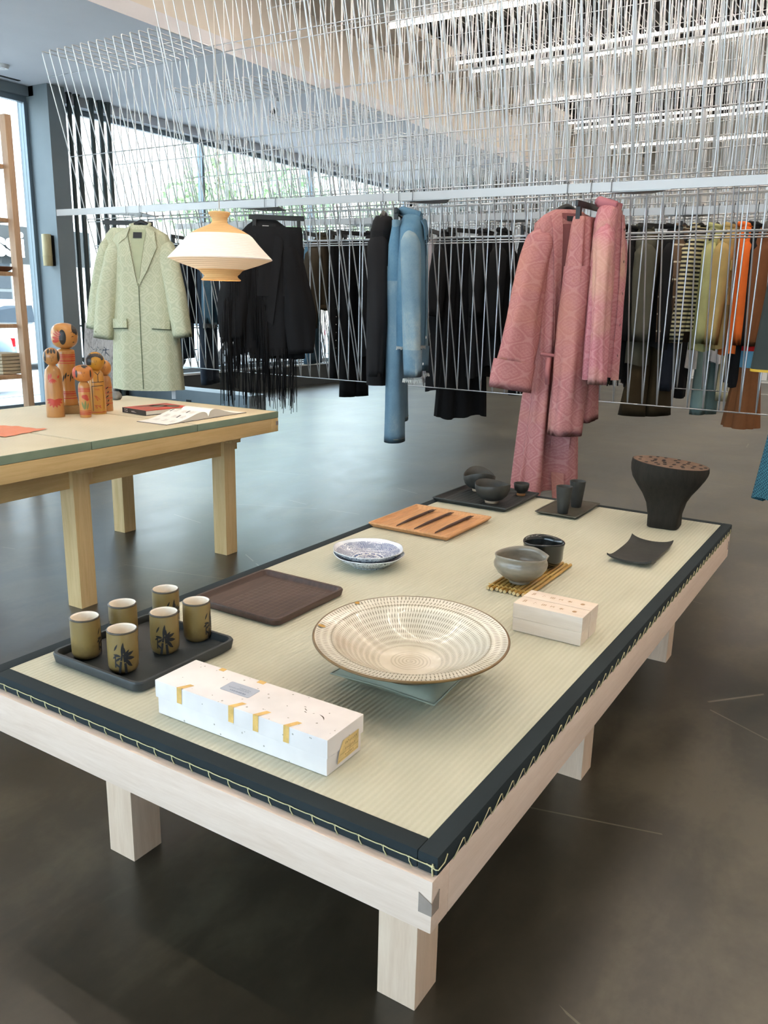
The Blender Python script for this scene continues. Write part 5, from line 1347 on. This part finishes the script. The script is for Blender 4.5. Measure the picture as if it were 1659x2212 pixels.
# --- the row behind: many pieces seen edge-on
CL = {}
def cloth(c, nm):
    if nm not in CL: CL[nm] = m_cloth('cloth_' + nm, c, 500, .3, .9, .14)
    return CL[nm]
def striped(nm, c0, c1, period, duty=.5, c2=None):
    t = NT('striped_' + nm); z = t.sep(t.coord('Object'))[2]
    f = t.math('FRACT', t.math('MULTIPLY', z, 1 / period)); k = t.math('LESS_THAN', f, duty)
    t.col(t.mix(k, lin(c0), lin(c1))); t.rough(.9); t.bump(t.noise(t.coord('Object'), 400, 2, .5), .3, .001)
    return t.m
def simple(kind, k, v, phi, ln, m, label, cat, what, w=.2, d=.05, top=None, m2=None, seed=0, flare=1.0, sl=None):
    clip = kind in ('trousers', 'skirt')
    g = garment({'top': 'shirt', 'trousers': 'trousers', 'skirt': 'skirt', 'dress': 'dress', 'jacket': 'jacket', 'coat': 'coat'}[kind], k, v, R(phi), label, cat, what, clip, 'clothes on the %s rail' % ('front', 'second', 'third')[k], wscale=.58)
    A = .007; w *= .82; d *= .88
    if kind == 'trousers':
        b = Body([(-.165, w * .85, d * .6, .001), (-.25, w * .92, d * .9, .004), (-.5, w * .95, d * 1.1, .006)], seed, (6, 9, 13), 40, 10); obj('waist', b.mesh(), m, g)
        for s in (-1, 1): obj('leg', limb([(s * w * .47, 0, -.42), (s * w * .48, 0, -.42 - (ln - .42) * .5), (s * w * .5 * flare, 0, -ln)], [(w * .5, d * 1.05), (w * .46, d), (w * .5 * flare, d * (1 + .3 * (flare - 1)))], seed + s, .006, 20, 14), m, g)
    elif kind == 'skirt':
        b = Body([(-.165, w * .8, d * .8, .002), (-.3, w * .9, d, .006), (-ln, w * flare, d * 1.3, .02)], seed, (9, 14, 19), 72, 16); obj('body', b.mesh(.012), m, g)
        obj('waistband', MB().loft([[(p[0] * 1.01, p[1] * 1.03, p[2] + dz) for p in (b.pt(2 * PI * q / 40, -.18) for q in range(40))] for dz in (-.02, .015)]).mesh(True), m2 or m, g)
    else:
        slen = sl if sl else (.62 if kind != 'dress' else .5)
        b = Body([(-.1, .065, d * .8, 0), (-.13, w * .55, d, .001), (-.185, w * .85, d * 1.15, .003), (-.4, w * .92, d * 1.35, A), (-ln, w * flare, d * 1.35, A * 1.6)], seed, (5, 8, 12), 48, 16); obj('body', b.mesh(.01), m, g)
        for s in (-1, 1): obj('sleeve', sleeve([(s * w * .68, 0, -.19), (s * (w + .0), -.012, -.38), (s * (w + .035), -.02, -.18 - slen)], [(.055, d * 1.1), (.06, d * 1.15), (.045, d * .85)], seed + s, .006, 20, 12), m2 or m, g)
        MB().tube([(-.06, -d * .7, -.1), (-.052, d * .5, -.088), (0, d * .9, -.082), (.052, d * .5, -.088), (.06, -d * .7, -.1)], [.012, .016, .018, .016, .012], 8).build('collar', m, g, smooth=True)
    return g
K = (21, 21, 23); BK = cloth(K, 'black'); BK3 = cloth((17, 17, 19), 'jet'); BRN = cloth((33, 28, 26), 'dark_brown_black')
REAR = [
 ('trousers', 5.0, 18, 1.15, NAVY, 'dark navy jeans nearest the sage overcoat on the second rail', 'jeans', 'navy jeans by the overcoat', .18, .045),
 ('top', 4.86, 10, .8, cloth((34, 38, 46), 'ink'), 'ink-blue top behind the paper lamp', 'shirt', 'ink-blue top', .2, .05),
 ('trousers', 4.72, 22, 1.36, NAVY, 'long dark jeans with visible blue hem below the lamp', 'jeans', 'long dark jeans', .2, .05),
 ('top', 4.6, 12, .8, DENIM2, 'washed blue denim shirt with pale frayed hem below the lamp', 'shirt', 'washed denim shirt', .19, .05),
 ('jacket', 4.46, 14, .95, cloth((30, 33, 40), 'midnight'), 'midnight-blue jacket half behind the fringe', 'jacket', 'midnight jacket', .2, .05),
 ('coat', 4.3, 16, 1.05, BK, 'black coat behind the left side of the fringe', 'coat', 'black coat by the fringe', .2, .05),
 ('top', 4.14, 8, .75, BK3, 'jet black top behind the middle of the fringe', 'shirt', 'jet top behind the fringe', .2, .05),
 ('jacket', 3.98, 12, .78, BK, 'short black jacket just right of the fringe', 'jacket', 'short black jacket', .2, .055),
 ('jacket', 3.82, 10, .8, BK3, 'plain black jacket left of the olive bomber', 'jacket', 'plain black jacket', .21, .055),
 ('trousers', 3.62, 16, 1.12, DENIM2, 'blue jeans hanging below the olive bomber jacket', 'jeans', 'blue jeans under the bomber', .17, .045),
 ('jacket', 3.5, 0, .66, cloth((62, 55, 44), 'olive_brown'), 'olive-brown bomber jacket with ribbed waist', 'jacket', 'olive bomber', .22, .075),
 ('trousers', 3.38, 14, 1.22, BK, 'black trousers with a row of small studs', 'trousers', 'studded black trousers', .15, .045),
 ('trousers', 3.22, -18, 1.36, BK3, 'wide black trousers reaching below the cage, left of the sweatshirt', 'trousers', 'wide black trousers', .16, .05),
 ('coat', 3.07, 14, 1.0, BK, 'black coat behind the sweatshirt', 'coat', 'coat behind the sweatshirt', .2, .05),
 ('jacket', 2.92, 12, .9, BRN, 'brownish black jacket behind the denim jacket', 'jacket', 'brownish jacket', .2, .05),
 ('top', 2.76, 10, .8, BK3, 'black knit top just right of the denim jacket', 'shirt', 'black knit top', .2, .05),
 ('top', 2.64, 6, .84, BRN, 'dark brown fine-knit top right of the denim jacket', 'shirt', 'dark brown knit', .2, .05),
 ('trousers', 2.55, 10, 1.2, cloth((196, 188, 192), 'pale_lilac'), 'pale lilac trousers glimpsed between black garments', 'trousers', 'lilac trousers', .14, .04),
 ('dress', 2.44, 4, 1.22, BK, 'black dress with a rounded hem', 'dress', 'rounded black dress', .2, .06),
 ('skirt', 2.28, -28, 1.44, BK3, 'long black pleated skirt with ruffled hem reaching below the cage', 'skirt', 'pleated black skirt', .2, .07),
 ('dress', 2.14, 4, 1.1, BK, 'plain black dress right of the pleated skirt', 'dress', 'plain black dress', .2, .06),
 ('coat', 2.0, 10, 1.02, BK3, 'black coat just left of the rose sleeve', 'coat', 'coat left of the rose sleeve', .2, .06),
 ('trousers', 1.84, 10, 1.24, BK, 'black trousers showing below the rose sleeve', 'trousers', 'trousers below the rose sleeve', .17, .05),
 ('jacket', 1.7, 8, .9, BRN, 'brown-black jacket hidden behind the rose robe', 'jacket', 'jacket behind the rose robe', .2, .05),
 ('coat', 1.55, 8, 1.0, BK, 'black coat hidden behind the rose trousers', 'coat', 'coat behind the rose trousers', .2, .05),
 ('trousers', 1.4, 10, 1.14, cloth((134, 118, 66), 'mustard'), 'mustard trousers peeping out below the rose shirt', 'trousers', 'mustard trousers', .17, .05),
 ('jacket', 1.27, 12, .95, cloth((40, 42, 38), 'green_black'), 'green-black jacket right of the rose shirt', 'jacket', 'green-black jacket', .2, .05),
 ('trousers', 1.19, 14, 1.12, cloth((92, 84, 50), 'olive'), 'olive trousers beside the green-black jacket', 'trousers', 'olive trousers', .15, .045),
 ('coat', 1.12, 12, 1.06, BK3, 'black furry-edged coat left of the grey jacket', 'coat', 'furry-edged coat', .18, .05),
 ('jacket', 1.03, 16, .95, cloth((86, 84, 72), 'grey_olive'), 'grey-olive soft jacket among the dark pieces', 'jacket', 'grey-olive jacket', .2, .07),
 ('trousers', .93, -44, 1.32, cloth((66, 54, 36), 'chocolate'), 'wide chocolate-brown trousers hanging lowest on the second rail', 'trousers', 'chocolate trousers', .18, .06),
 ('jacket', .86, 10, .84, BK, 'black textured jacket left of the striped cardigan', 'jacket', 'black textured jacket', .19, .05),
 ('trousers', .815, 12, 1.14, cloth((34, 37, 46), 'navy_wool'), 'navy trousers below the striped brown cardigan', 'trousers', 'navy trousers', .15, .045),
 ('top', .8, -8, .66, striped('cardigan', (96, 74, 54), (206, 196, 170), .105, .1), 'brown cardigan with widely spaced cream stripes', 'cardigan', 'brown striped cardigan', .18, .055),
 ('top', .7, -24, .72, striped('breton', (40, 38, 36), (208, 198, 156), .026, .5), 'cream and black narrow-striped shirt', 'shirt', 'narrow-striped shirt', .15, .055),
 ('coat', .605, 2, .84, cloth((166, 164, 112), 'khaki_sage'), 'pale sage-khaki coat right of the striped shirt', 'coat', 'sage-khaki coat', .15, .055),
 ('jacket', .515, -14, .82, cloth((168, 144, 92), 'tan'), 'tan utility jacket with pocket flaps', 'jacket', 'tan utility jacket', .17, .06),
 ('top', .435, 18, .86, cloth((222, 106, 42), 'orange'), 'bright orange shirt beside the tan utility jacket', 'shirt', 'orange shirt', .18, .05),
 ('jacket', .38, 14, 1.05, BK3, 'black long jacket right of the orange shirt', 'jacket', 'black long jacket', .18, .05),
]
GS = {}
for i, (kind, v, phi, ln, m, lab, cat, what, w, d) in enumerate(REAR):
    GS[what] = simple(kind, 1, v, phi + rnd.uniform(-3, 3), ln, m, lab, cat, what, w, d, seed=100 + 7 * i, flare=1.25 if 'chocolate' in what else (1.3 if kind == 'skirt' else (1.12 if kind == 'dress' else 1.0)))
# small details that tell the rear pieces apart
rg = random.Random(8)
fz = MB()
for i in range(60): a = 2 * PI * i / 60; x, y = .19 * sp(math.cos(a), .72), .07 * sp(math.sin(a), .72); fz.tube([(x, y, -.79), (x + rg.uniform(-.006, .006), y, -.83 - rg.uniform(0, .012))], .0018, 4)
o = fz.build('frayed_hem', MATS['frayed_cotton'], GS['washed denim shirt']); o['kind'] = 'stuff'
for j in range(9): MB().lathe([(.001, .004), (.005, .002), (.006, 0)], 8).build('stud', mat('steel_stud', (210, 212, 214), .25, 1.0), GS['studded black trousers'], loc=(-.14, -.052, -.62 - .06 * j), rot=(R(90), 0, 0))
for z in (-.3, -.5):
    MB().box(-.15, -.05, -.088, -.08, z - .06, z, .003).build('pocket_flap', CL['tan'], GS['tan utility jacket'], angle=40)
for z in (-.64,): MB().tube([(.225 * math.cos(a), .105 * math.sin(a), z) for a in np.linspace(0, 2 * PI, 33)[:-1]], .02, 8, closed=True).build('ribbed_waist', cloth((74, 62, 46), 'rib'), GS['olive bomber'], smooth=True)
fz = MB()
for i in range(160):
    a = rg.uniform(0, 2 * PI); x, y, z = .18 * sp(math.cos(a), .72), .068 * sp(math.sin(a), .72), -1.06 + rg.uniform(0, .1)
    fz.tube([(x, y, z), (x * 1.06, y * 1.1, z - .04)], .004, 4)
o = fz.build('fur_trim', BK3, GS['furry-edged coat']); o['kind'] = 'stuff'
# colour-block dress: four bands of cloth
g = garment('dress', 1, .325, R(8), 'brown dress with red and blue colour blocks near the right edge', 'dress', 'colour-block dress', group='clothes on the second rail')
lv = [(-.1, .06, .04, 0), (-.19, .16, .06, .003), (-.42, .19, .075, .006), (-.75, .17, .07, .008), (-1.0, .17, .075, .01), (-1.3, .21, .1, .02)]
for nm, za, zb_, c in (('upper_panel', -.1, -.6, (112, 70, 42)), ('red_panel', -.6, -.83, (176, 24, 26)), ('blue_panel', -.83, -.93, (92, 146, 176)), ('lower_panel', -.93, -1.3, (116, 74, 44))):
    b = Body(lv, 77, (5, 8, 12), 48, 16)
    n = 10; zs = np.linspace(za, zb_, n + 1); rings = [[b.pt(2 * PI * q / 48, z) for q in range(48)] for z in zs]
    MB().loft(rings).build(nm, cloth(c, nm), g, smooth=True)
for s in (-1, 1): obj('sleeve', sleeve([(s * .15, 0, -.2), (s * .2, 0, -.4), (s * .215, 0, -.8)], [(.05, .055), (.055, .055), (.042, .04)], 8 + s, .006), cloth((112, 70, 42), 'upper_panel'), g)
# third rail: a few pale pieces glimpsed through the cages
THIRD = [('trousers', 1.07, 10, 1.24, cloth((158, 154, 146), 'pale_grey'), 'pale grey trousers glimpsed on the third rail', 'trousers', 'pale grey trousers', .14, .04),
 ('trousers', .98, 10, 1.3, BK, 'black trousers next to the pale grey pair on the third rail', 'trousers', 'black trousers on the third rail', .16, .045),
 ('skirt', .87, -40, 1.06, cloth((196, 196, 196), 'light_grey'), 'light grey skirt glimpsed below the sage-khaki coat', 'skirt', 'light grey skirt', .14, .06),
 ('trousers', .79, -30, 1.42, cloth((126, 150, 148), 'sea_green'), 'sheer sea-green trousers reaching low on the third rail', 'trousers', 'sea-green trousers', .15, .05),
 ('top', .7, -20, .98, cloth((226, 226, 230), 'white'), 'white shirt glimpsed below the tan jacket', 'shirt', 'white shirt on the third rail', .15, .05),
 ('trousers', .63, -20, 1.3, cloth((206, 196, 160), 'cream'), 'cream trousers below the orange shirt', 'trousers', 'cream trousers', .14, .05),
 ('trousers', 2.95, 8, 1.15, cloth((206, 176, 176), 'blush'), 'blush pink trousers glimpsed left of the pleated skirt', 'trousers', 'blush trousers', .15, .045),
 ('top', 4.6, 10, .95, cloth((216, 206, 204), 'ivory'), 'ivory top glimpsed right of the fringe', 'shirt', 'ivory top', .17, .05),
 ('coat', 2.6, 10, .9, BK3, 'black coat on the third rail between the dark dresses', 'coat', 'black coat on the third rail', .18, .05),
 ('trousers', 3.45, 8, 1.2, NAVY, 'dark jeans on the third rail behind the denim jacket', 'jeans', 'dark jeans on the third rail', .15, .045),
 ('jacket', 1.6, 8, .9, BRN, 'brown-black jacket on the third rail behind the rose pieces', 'jacket', 'jacket on the third rail', .18, .05),
 ('coat', 1.9, 8, 1.0, BK, 'black coat on the third rail behind the rose robe', 'coat', 'long coat on the third rail', .18, .05)]
for i, (kind, v, phi, ln, m, lab, cat, what, w, d) in enumerate(THIRD):
    simple(kind, 2, v, phi, ln, m, lab, cat, what, w, d, seed=900 + 7 * i, flare=1.2 if kind == 'skirt' else 1.0)

# ------------------------------------------------------------------ pieces by the window
SHW = m_wood('shelf_wood', (176, 140, 108), (200, 166, 134), (14, 14, 1.2))
def shelf_unit():
    r = empty('shelf_unit', (2.85, 5.82, 0)); tag(r, 'tall open wooden shelf unit at the left edge by the window', 'shelf unit')
    for (x, y) in ((.13, -.52), (-.17, -.52), (.13, .52), (-.17, .52)): box('post', x - .025, x + .025, y - .035, y + .035, 0, 2.66, SHW, r, .003)
    for z in (.4, .788, 1.175, 1.561, 1.947, 2.324): box('shelf_board', -.17, .13, -.485, .485, z - .03, z, SHW, r, .003)
    g = 'things on the shelf unit'
    s = empty('folded_cloth_stack', (2.93, 5.5, .788)); tag(s, 'stack of folded beige cloths on a lower shelf', 'cloth stack')
    for i in range(6): box('folded_cloth', -.09, .09, -.11, .1, .003 + i * .027, .028 + i * .027, m_cloth('folded_beige', (186, 172, 146), 300, .3), s, .011)
    w = empty('wooden_bowl', (2.93, 5.42, 1.562)); tag(w, 'shallow brown wooden bowl on a middle shelf', 'bowl', g)
    MB().lathe([(.001, 0), (.035, 0), (.06, .012), (.085, .03), (.1, .034), (.098, .037), (.08, .035), (.05, .016), (.001, .008)], 36).build('bowl_wall', mat('brown_bowl_wood', (120, 76, 50), .5, var=.2), w, smooth=True)
    MB().lathe([(.036, 0), (.034, -.0005), (.02, -.0005)], 24).build('foot', MATS['brown_bowl_wood'], w)
shelf_unit()
def bamboo_vase():
    r = empty('wall_vase', (5.2, 7.875, 1.715)); tag(r, 'bamboo tube vase hung on the slate column', 'vase')
    m = mat('dry_bamboo', (186, 170, 128), .5, var=.14, vscale=10, vstretch=(6, 6, .6))
    MB().lathe([(.05, 0), (.052, .004), (.052, .1), (.0545, .108), (.0545, .112), (.052, .12), (.051, .34), (.046, .342), (.045, .3), (.001, .29)], 28).build('bamboo_tube', m, r, loc=(-.055, 0, 0), smooth=True)
    box('hanging_strap', -.004, 0, -.06, .012, .0, .33, BLACKM, r)
    MB().tube([(-.002, 0, .3), (-.03, 0, .345), (-.055, 0, .335)], .003, 6).build('hanging_loop', BLACKM, r, smooth=True)
bamboo_vase()
def sign_board():
    r = empty('weathered_board', (3.95, 5.68, 0), R(-58)); tag(r, 'whitewashed weathered board with brushed characters leaning behind the sage coat', 'board')
    t = NT('whitewashed_board'); vec = t.coord('Object', (6, 6, 1)); n = t.noise(vec, 3, 5, .7); n2 = t.noise(vec, 22, 3, .7)
    t.col(t.ramp(t.math('ADD', t.math('MULTIPLY', n, .55), t.math('MULTIPLY', n2, .45)), [(.36, (120, 112, 106)), (.5, (196, 190, 186)), (.7, (222, 218, 216))])); t.rough(.9)
    n = 12; f = []; v = []
    lean = .16
    for z in np.linspace(0, 1.16, n + 1):
        ww = .135 + .006 * math.sin(z * 9) - (.02 if z < .2 else 0); y = lean * z / 1.16
        v += [(-ww, y - .015, z), (ww, y - .015, z), (ww, y + .015, z), (-ww, y + .015, z)]
    MB().loft([v[4 * i:4 * i + 4] for i in range(n + 1)], cap0=True, cap1=True).build('plank', t.m, r)
    on = lambda x, z: (x, lean * z / 1.16 - .0165, z)
    st = []
    for i, z in enumerate((.9, .8, .7, .6, .5)):
        for a, b, c, d in ((-.03, .02, .03, .025), (0, .035, -.01, -.03), (.0, 0, .03, -.03), (-.03, -.01, -.01, -.02))[:3 + i % 2]: st.append(seg(.06 + a, z + b, .06 + c, z + d, .005, .002))
    strokes(st, on, 'brushed_character', mat('faded_ink', (84, 92, 104), .8), r)
    o = strokes([seg(-.08 + .02 * i, .95 - .03 * (i % 3), -.06 + .02 * i, .93, .003, .001) for i in range(7)], on, 'small_character', MATS['faded_ink'], r)
sign_board()
o = MB().lathe([(.001, 0), (.06, 0), (.085, .03), (.08, .07), (.05, .1), (.001, .11)], 20, lambda th, i, q, z: (q * (1 + .15 * math.sin(2 * th) + .06 * math.sin(5 * th)), z)).build('garden_stone', mat('grey_stone', (120, 120, 116), .9, var=.25, vscale=20), None, loc=(2.3, 3.46, Z2 + .0006), smooth=True)
o.scale = (.45, .45, .45); tag(o, 'small grey pebble on the far edge of the tall table', 'stone')

# ------------------------------------------------------------------ outdoors
ASPH = mat('asphalt', (160, 161, 162), .85, var=.1, vscale=3, bump=.2, bscale=90); PAVE = mat('pavement', (186, 184, 180), .85, var=.08, vscale=6, bump=.1, bscale=80); KERB = mat('kerb_stone', (208, 206, 200), .8, var=.06)
struct(box('pavement', -30, 45, VW + .22, 10.2, -.12, -.03, PAVE)); struct(box('kerb', -30, 45, 10.2, 10.36, -.14, -.02, KERB)); struct(box('road', -30, 45, 10.36, 18.0, -.2, -.14, ASPH)); struct(box('far_pavement', -30, 45, 18.0, 22, -.2, -.02, PAVE))
struct(box('front_pavement', -40, U0 - .2, -20, VW + .22, -.12, -.03, PAVE))
def car(loc, rz, paint, label, light=None):
    r = empty('car', loc, rz); tag(r, label, 'car', 'cars parked outside')
    gl = mat('car_glass', (52, 62, 72), .08, .1); ty = mat('tyre', (34, 34, 36), .8); rim = mat('alloy_rim', (176, 178, 182), .3, .9)
    xs = [(-2.22, .45, .62, .72), (-2.15, .32, .74, .82), (-1.6, .24, .84, .88), (-.9, .22, .92, .9), (0, .22, .95, .9), (.9, .22, .97, .9), (1.6, .24, .99, .88), (2.1, .32, .97, .82), (2.24, .45, .86, .74)]
    rings = []
    for x, z0, z1, w in xs:
        zm = (z0 + z1) / 2
        rings.append([(x, y * w, z) for y, z in ((-.9, z0), (-.98, z0 + .08), (-1, zm), (-.97, z1 - .12), (-.88, z1 - .02), (-.5, z1 + .01), (.5, z1 + .01), (.88, z1 - .02), (.97, z1 - .12), (1, zm), (.98, z0 + .08), (.9, z0))])
    MB().loft(rings, True, True).build('body', paint, r, angle=40)
    cab = []
    for x, z1, w in ((-1.15, .93, .82), (-.45, 1.36, .68), (.1, 1.43, .66), (.75, 1.42, .66), (1.35, 1.2, .7), (1.85, .99, .76)):
        cab.append([(x, -w - (.12 if z1 > 1.1 else .03), .92), (x, -w - .04, z1 - .06), (x, -w + .1, z1), (x, w - .1, z1), (x, w + .04, z1 - .06), (x, w + (.12 if z1 > 1.1 else .03), .92)])
    MB().loft(cab, True, True).build('cabin', paint, r, angle=40)
    for s in (-1, 1):
        MB().add([(-.85, s * .815, .97), (-.38, s * .77, 1.27), (.05, s * .765, 1.32), (.05, s * .82, .98)], [(0, 1, 2, 3)]).build('side_window', gl, r)
        MB().add([(.1, s * .82, .98), (.1, s * .765, 1.32), (.72, s * .765, 1.31), (1.2, s * .8, 1.18), (1.3, s * .83, 1.0)], [(0, 1, 2, 3, 4)]).build('side_window', gl, r)
        for x in (-1.38, 1.36):
            w = MB().tube([(0, s * .66, .32), (0, s * .905, .32)], .32, 28).build('wheel', ty, r, loc=(x, 0, 0), angle=40)
            b = MB().tube([(0, s * .9, .32), (0, s * .912, .32)], .23, 24)
            b.build('wheel_rim', rim, w, angle=40)
            sp_ = MB()
            for q in range(7): a = 2 * PI * q / 7; sp_.tube([(.05 * math.cos(a + .3), s * .915, .32 + .05 * math.sin(a + .3)), (.2 * math.cos(a), s * .915, .32 + .2 * math.sin(a))], .016, 5)
            sp_.build('wheel_spokes', BLACKM, w)
        MB().box(2.02, 2.2, min(s * .5, s * .78), max(s * .5, s * .78), .72, .86, .02).build('tail_light', mat('red_lens', (190, 26, 34), .15), r, angle=40)
        MB().box(-2.2, -2.04, min(s * .45, s * .74), max(s * .45, s * .74), .58, .7, .02).build('headlight', mat('clear_lens', (220, 224, 226), .1), r, angle=40)
    MB().add([(1.4, -.62, 1.2), (1.4, .62, 1.2), (1.84, .7, 1.005), (1.84, -.7, 1.005)], [(0, 3, 2, 1)]).build('rear_window', gl, r, loc=(.012, 0, .012))
    MB().add([(-.5, -.6, 1.33), (-.5, .6, 1.33), (-1.12, .74, .96), (-1.12, -.74, .96)], [(0, 1, 2, 3)]).build('windscreen', gl, r, loc=(-.012, 0, .012))
    MB().box(2.2, 2.26, -.8, .8, .38, .5, .02).build('bumper', paint, r, angle=40)
    MB().box(2.235, 2.25, -.26, .26, .6, .71).build('number_plate', mat('plate_white', (220, 222, 222), .5), r)
car((4.95, 12.35, -.14), R(0), mat('slate_car_paint', (104, 122, 138), .18, .3, coat=.8), 'slate-grey saloon car parked outside the left window')
car((13.5, 12.5, -.14), R(0), mat('white_car_paint', (232, 234, 236), .2, 0, coat=.8), 'white car outside, its wheel seen between the hanging clothes')
car((9.9, 15.6, -.14), R(180), mat('pale_car_paint', (206, 210, 214), .2, 0, coat=.6), 'pale car across the road behind the window posts')
def house(u0, u1, v0, h, m, label, wins, band=None):
    r = empty('street_building', ((u0 + u1) / 2, v0, 0)); tag(r, label, 'building')
    L = (u1 - u0) / 2
    box('facade', -L, L, 0, 6, 0, h, m, r); box('cornice', -L - .1, L + .1, -.25, 0, h - .35, h, m, r)
    gl = mat('far_glass', (40, 46, 52), .2); fr = mat('far_frame', (92, 98, 100), .6)
    for (x, z, w, hh, nx, nz) in wins:
        f = box('window_frame', x - w / 2, x + w / 2, -.08, 0, z, z + hh, fr, r)
        pw, ph = w / nx, hh / nz
        pm = MB().box(-pw / 2 + .05, pw / 2 - .05, -.1, -.08, -ph / 2 + .05, ph / 2 - .05).mesh(); pm.materials.append(gl)
        for i in range(nx):
            for j in range(nz): obj('window_pane', pm, None, f, (x - w / 2 + pw * (i + .5), 0, z + ph * (j + .5)))
    if band: box('sign_band', -L, L, -.12, 0, band[0], band[1], mat('band_grey', (44, 48, 50), .7), r)
white_r = mat('white_render', (236, 234, 228), .85, var=.04); 
house(-14, 17, 22, 6.5, white_r, 'low white building across the street behind the left window', [(-2 + 3.4 * i, 1.0, 2.2, 1.5, 4, 3) for i in range(5)] + [(-2 + 3.4 * i, 3.9, 1.6, 1.2, 3, 2) for i in range(5)], (2.25, 3.3))
house(17.5, 40, 23, 7.5, mat('sand_render', (214, 206, 190), .85, var=.04), 'sand-coloured building across the street behind the trees', [(-8 + 4 * i, 1.2, 2.4, 2, 3, 3) for i in range(5)])
def tree(u, v, h, rad, label, seed, col):
    r = empty('street_tree', (u, v, -.03)); tag(r, label, 'tree', 'street trees outside')
    MB().tube([(0, 0, 0), (.05, .02, h * .3), (-.03, .04, h * .55), (.02, 0, h * .8)], [.16, .12, .09, .04], 10).build('trunk', mat('bark', (112, 96, 80), .9, var=.2), r, smooth=True)
    g = random.Random(seed); b = MB()
    n = 2600
    for i in range(n):
        a, t, q = g.uniform(0, 2 * PI), g.uniform(-1, 1), g.random() ** .4
        lump = .75 + .25 * math.sin(3 * a + seed) * math.cos(4 * t)
        x, y, z = rad * q * lump * math.cos(a) * math.sqrt(1 - t * t), rad * q * lump * math.sin(a) * math.sqrt(1 - t * t), h * .72 + rad * 1.05 * q * lump * t
        s = g.uniform(.08, .16); d1 = Vector((g.gauss(0, 1), g.gauss(0, 1), g.gauss(0, 1))).normalized() * s; d2 = d1.cross(Vector((g.gauss(0, 1), g.gauss(0, 1), g.gauss(0, 1)))).normalized() * s * .55
        p = Vector((x, y, z)); b.add([p - d1, p + d2, p + d1, p - d2], [(0, 1, 2, 3)])
    o = b.build('foliage', mat('leaf_%d' % seed, col, .7, var=.2, vscale=2), r); o['kind'] = 'stuff'
tree(17.9, 17.2, 5.6, 2.0, 'pale green street tree seen through the wires left of centre', 1, (176, 192, 156))
tree(23.0, 18.6, 6.0, 2.2, 'fuller green street tree right of the pale one', 2, (160, 182, 146))
tree(29.5, 18.5, 6.0, 2.2, 'farthest street tree along the pavement', 3, (170, 186, 150))
# white lettering on the left window
fc = bpy.data.curves.new('letters', 'FONT'); fc.body = 'assi'; fc.size = 1.0; fc.extrude = .03; fc.offset = .03
to = bpy.data.objects.new('window_lettering_src', fc); C.objects.link(to)
bpy.context.view_layer.update()
me = bpy.data.meshes.new_from_object(to.evaluated_get(bpy.context.evaluated_depsgraph_get())); bpy.data.objects.remove(to)
o = obj('sign_lettering', me, mat('white_vinyl', (250, 250, 250), .5), None, (13.15, 21.72, 2.46), (R(90), 0, 0))
tag(o, 'large white sign letters on the building beyond the left window', 'lettering')
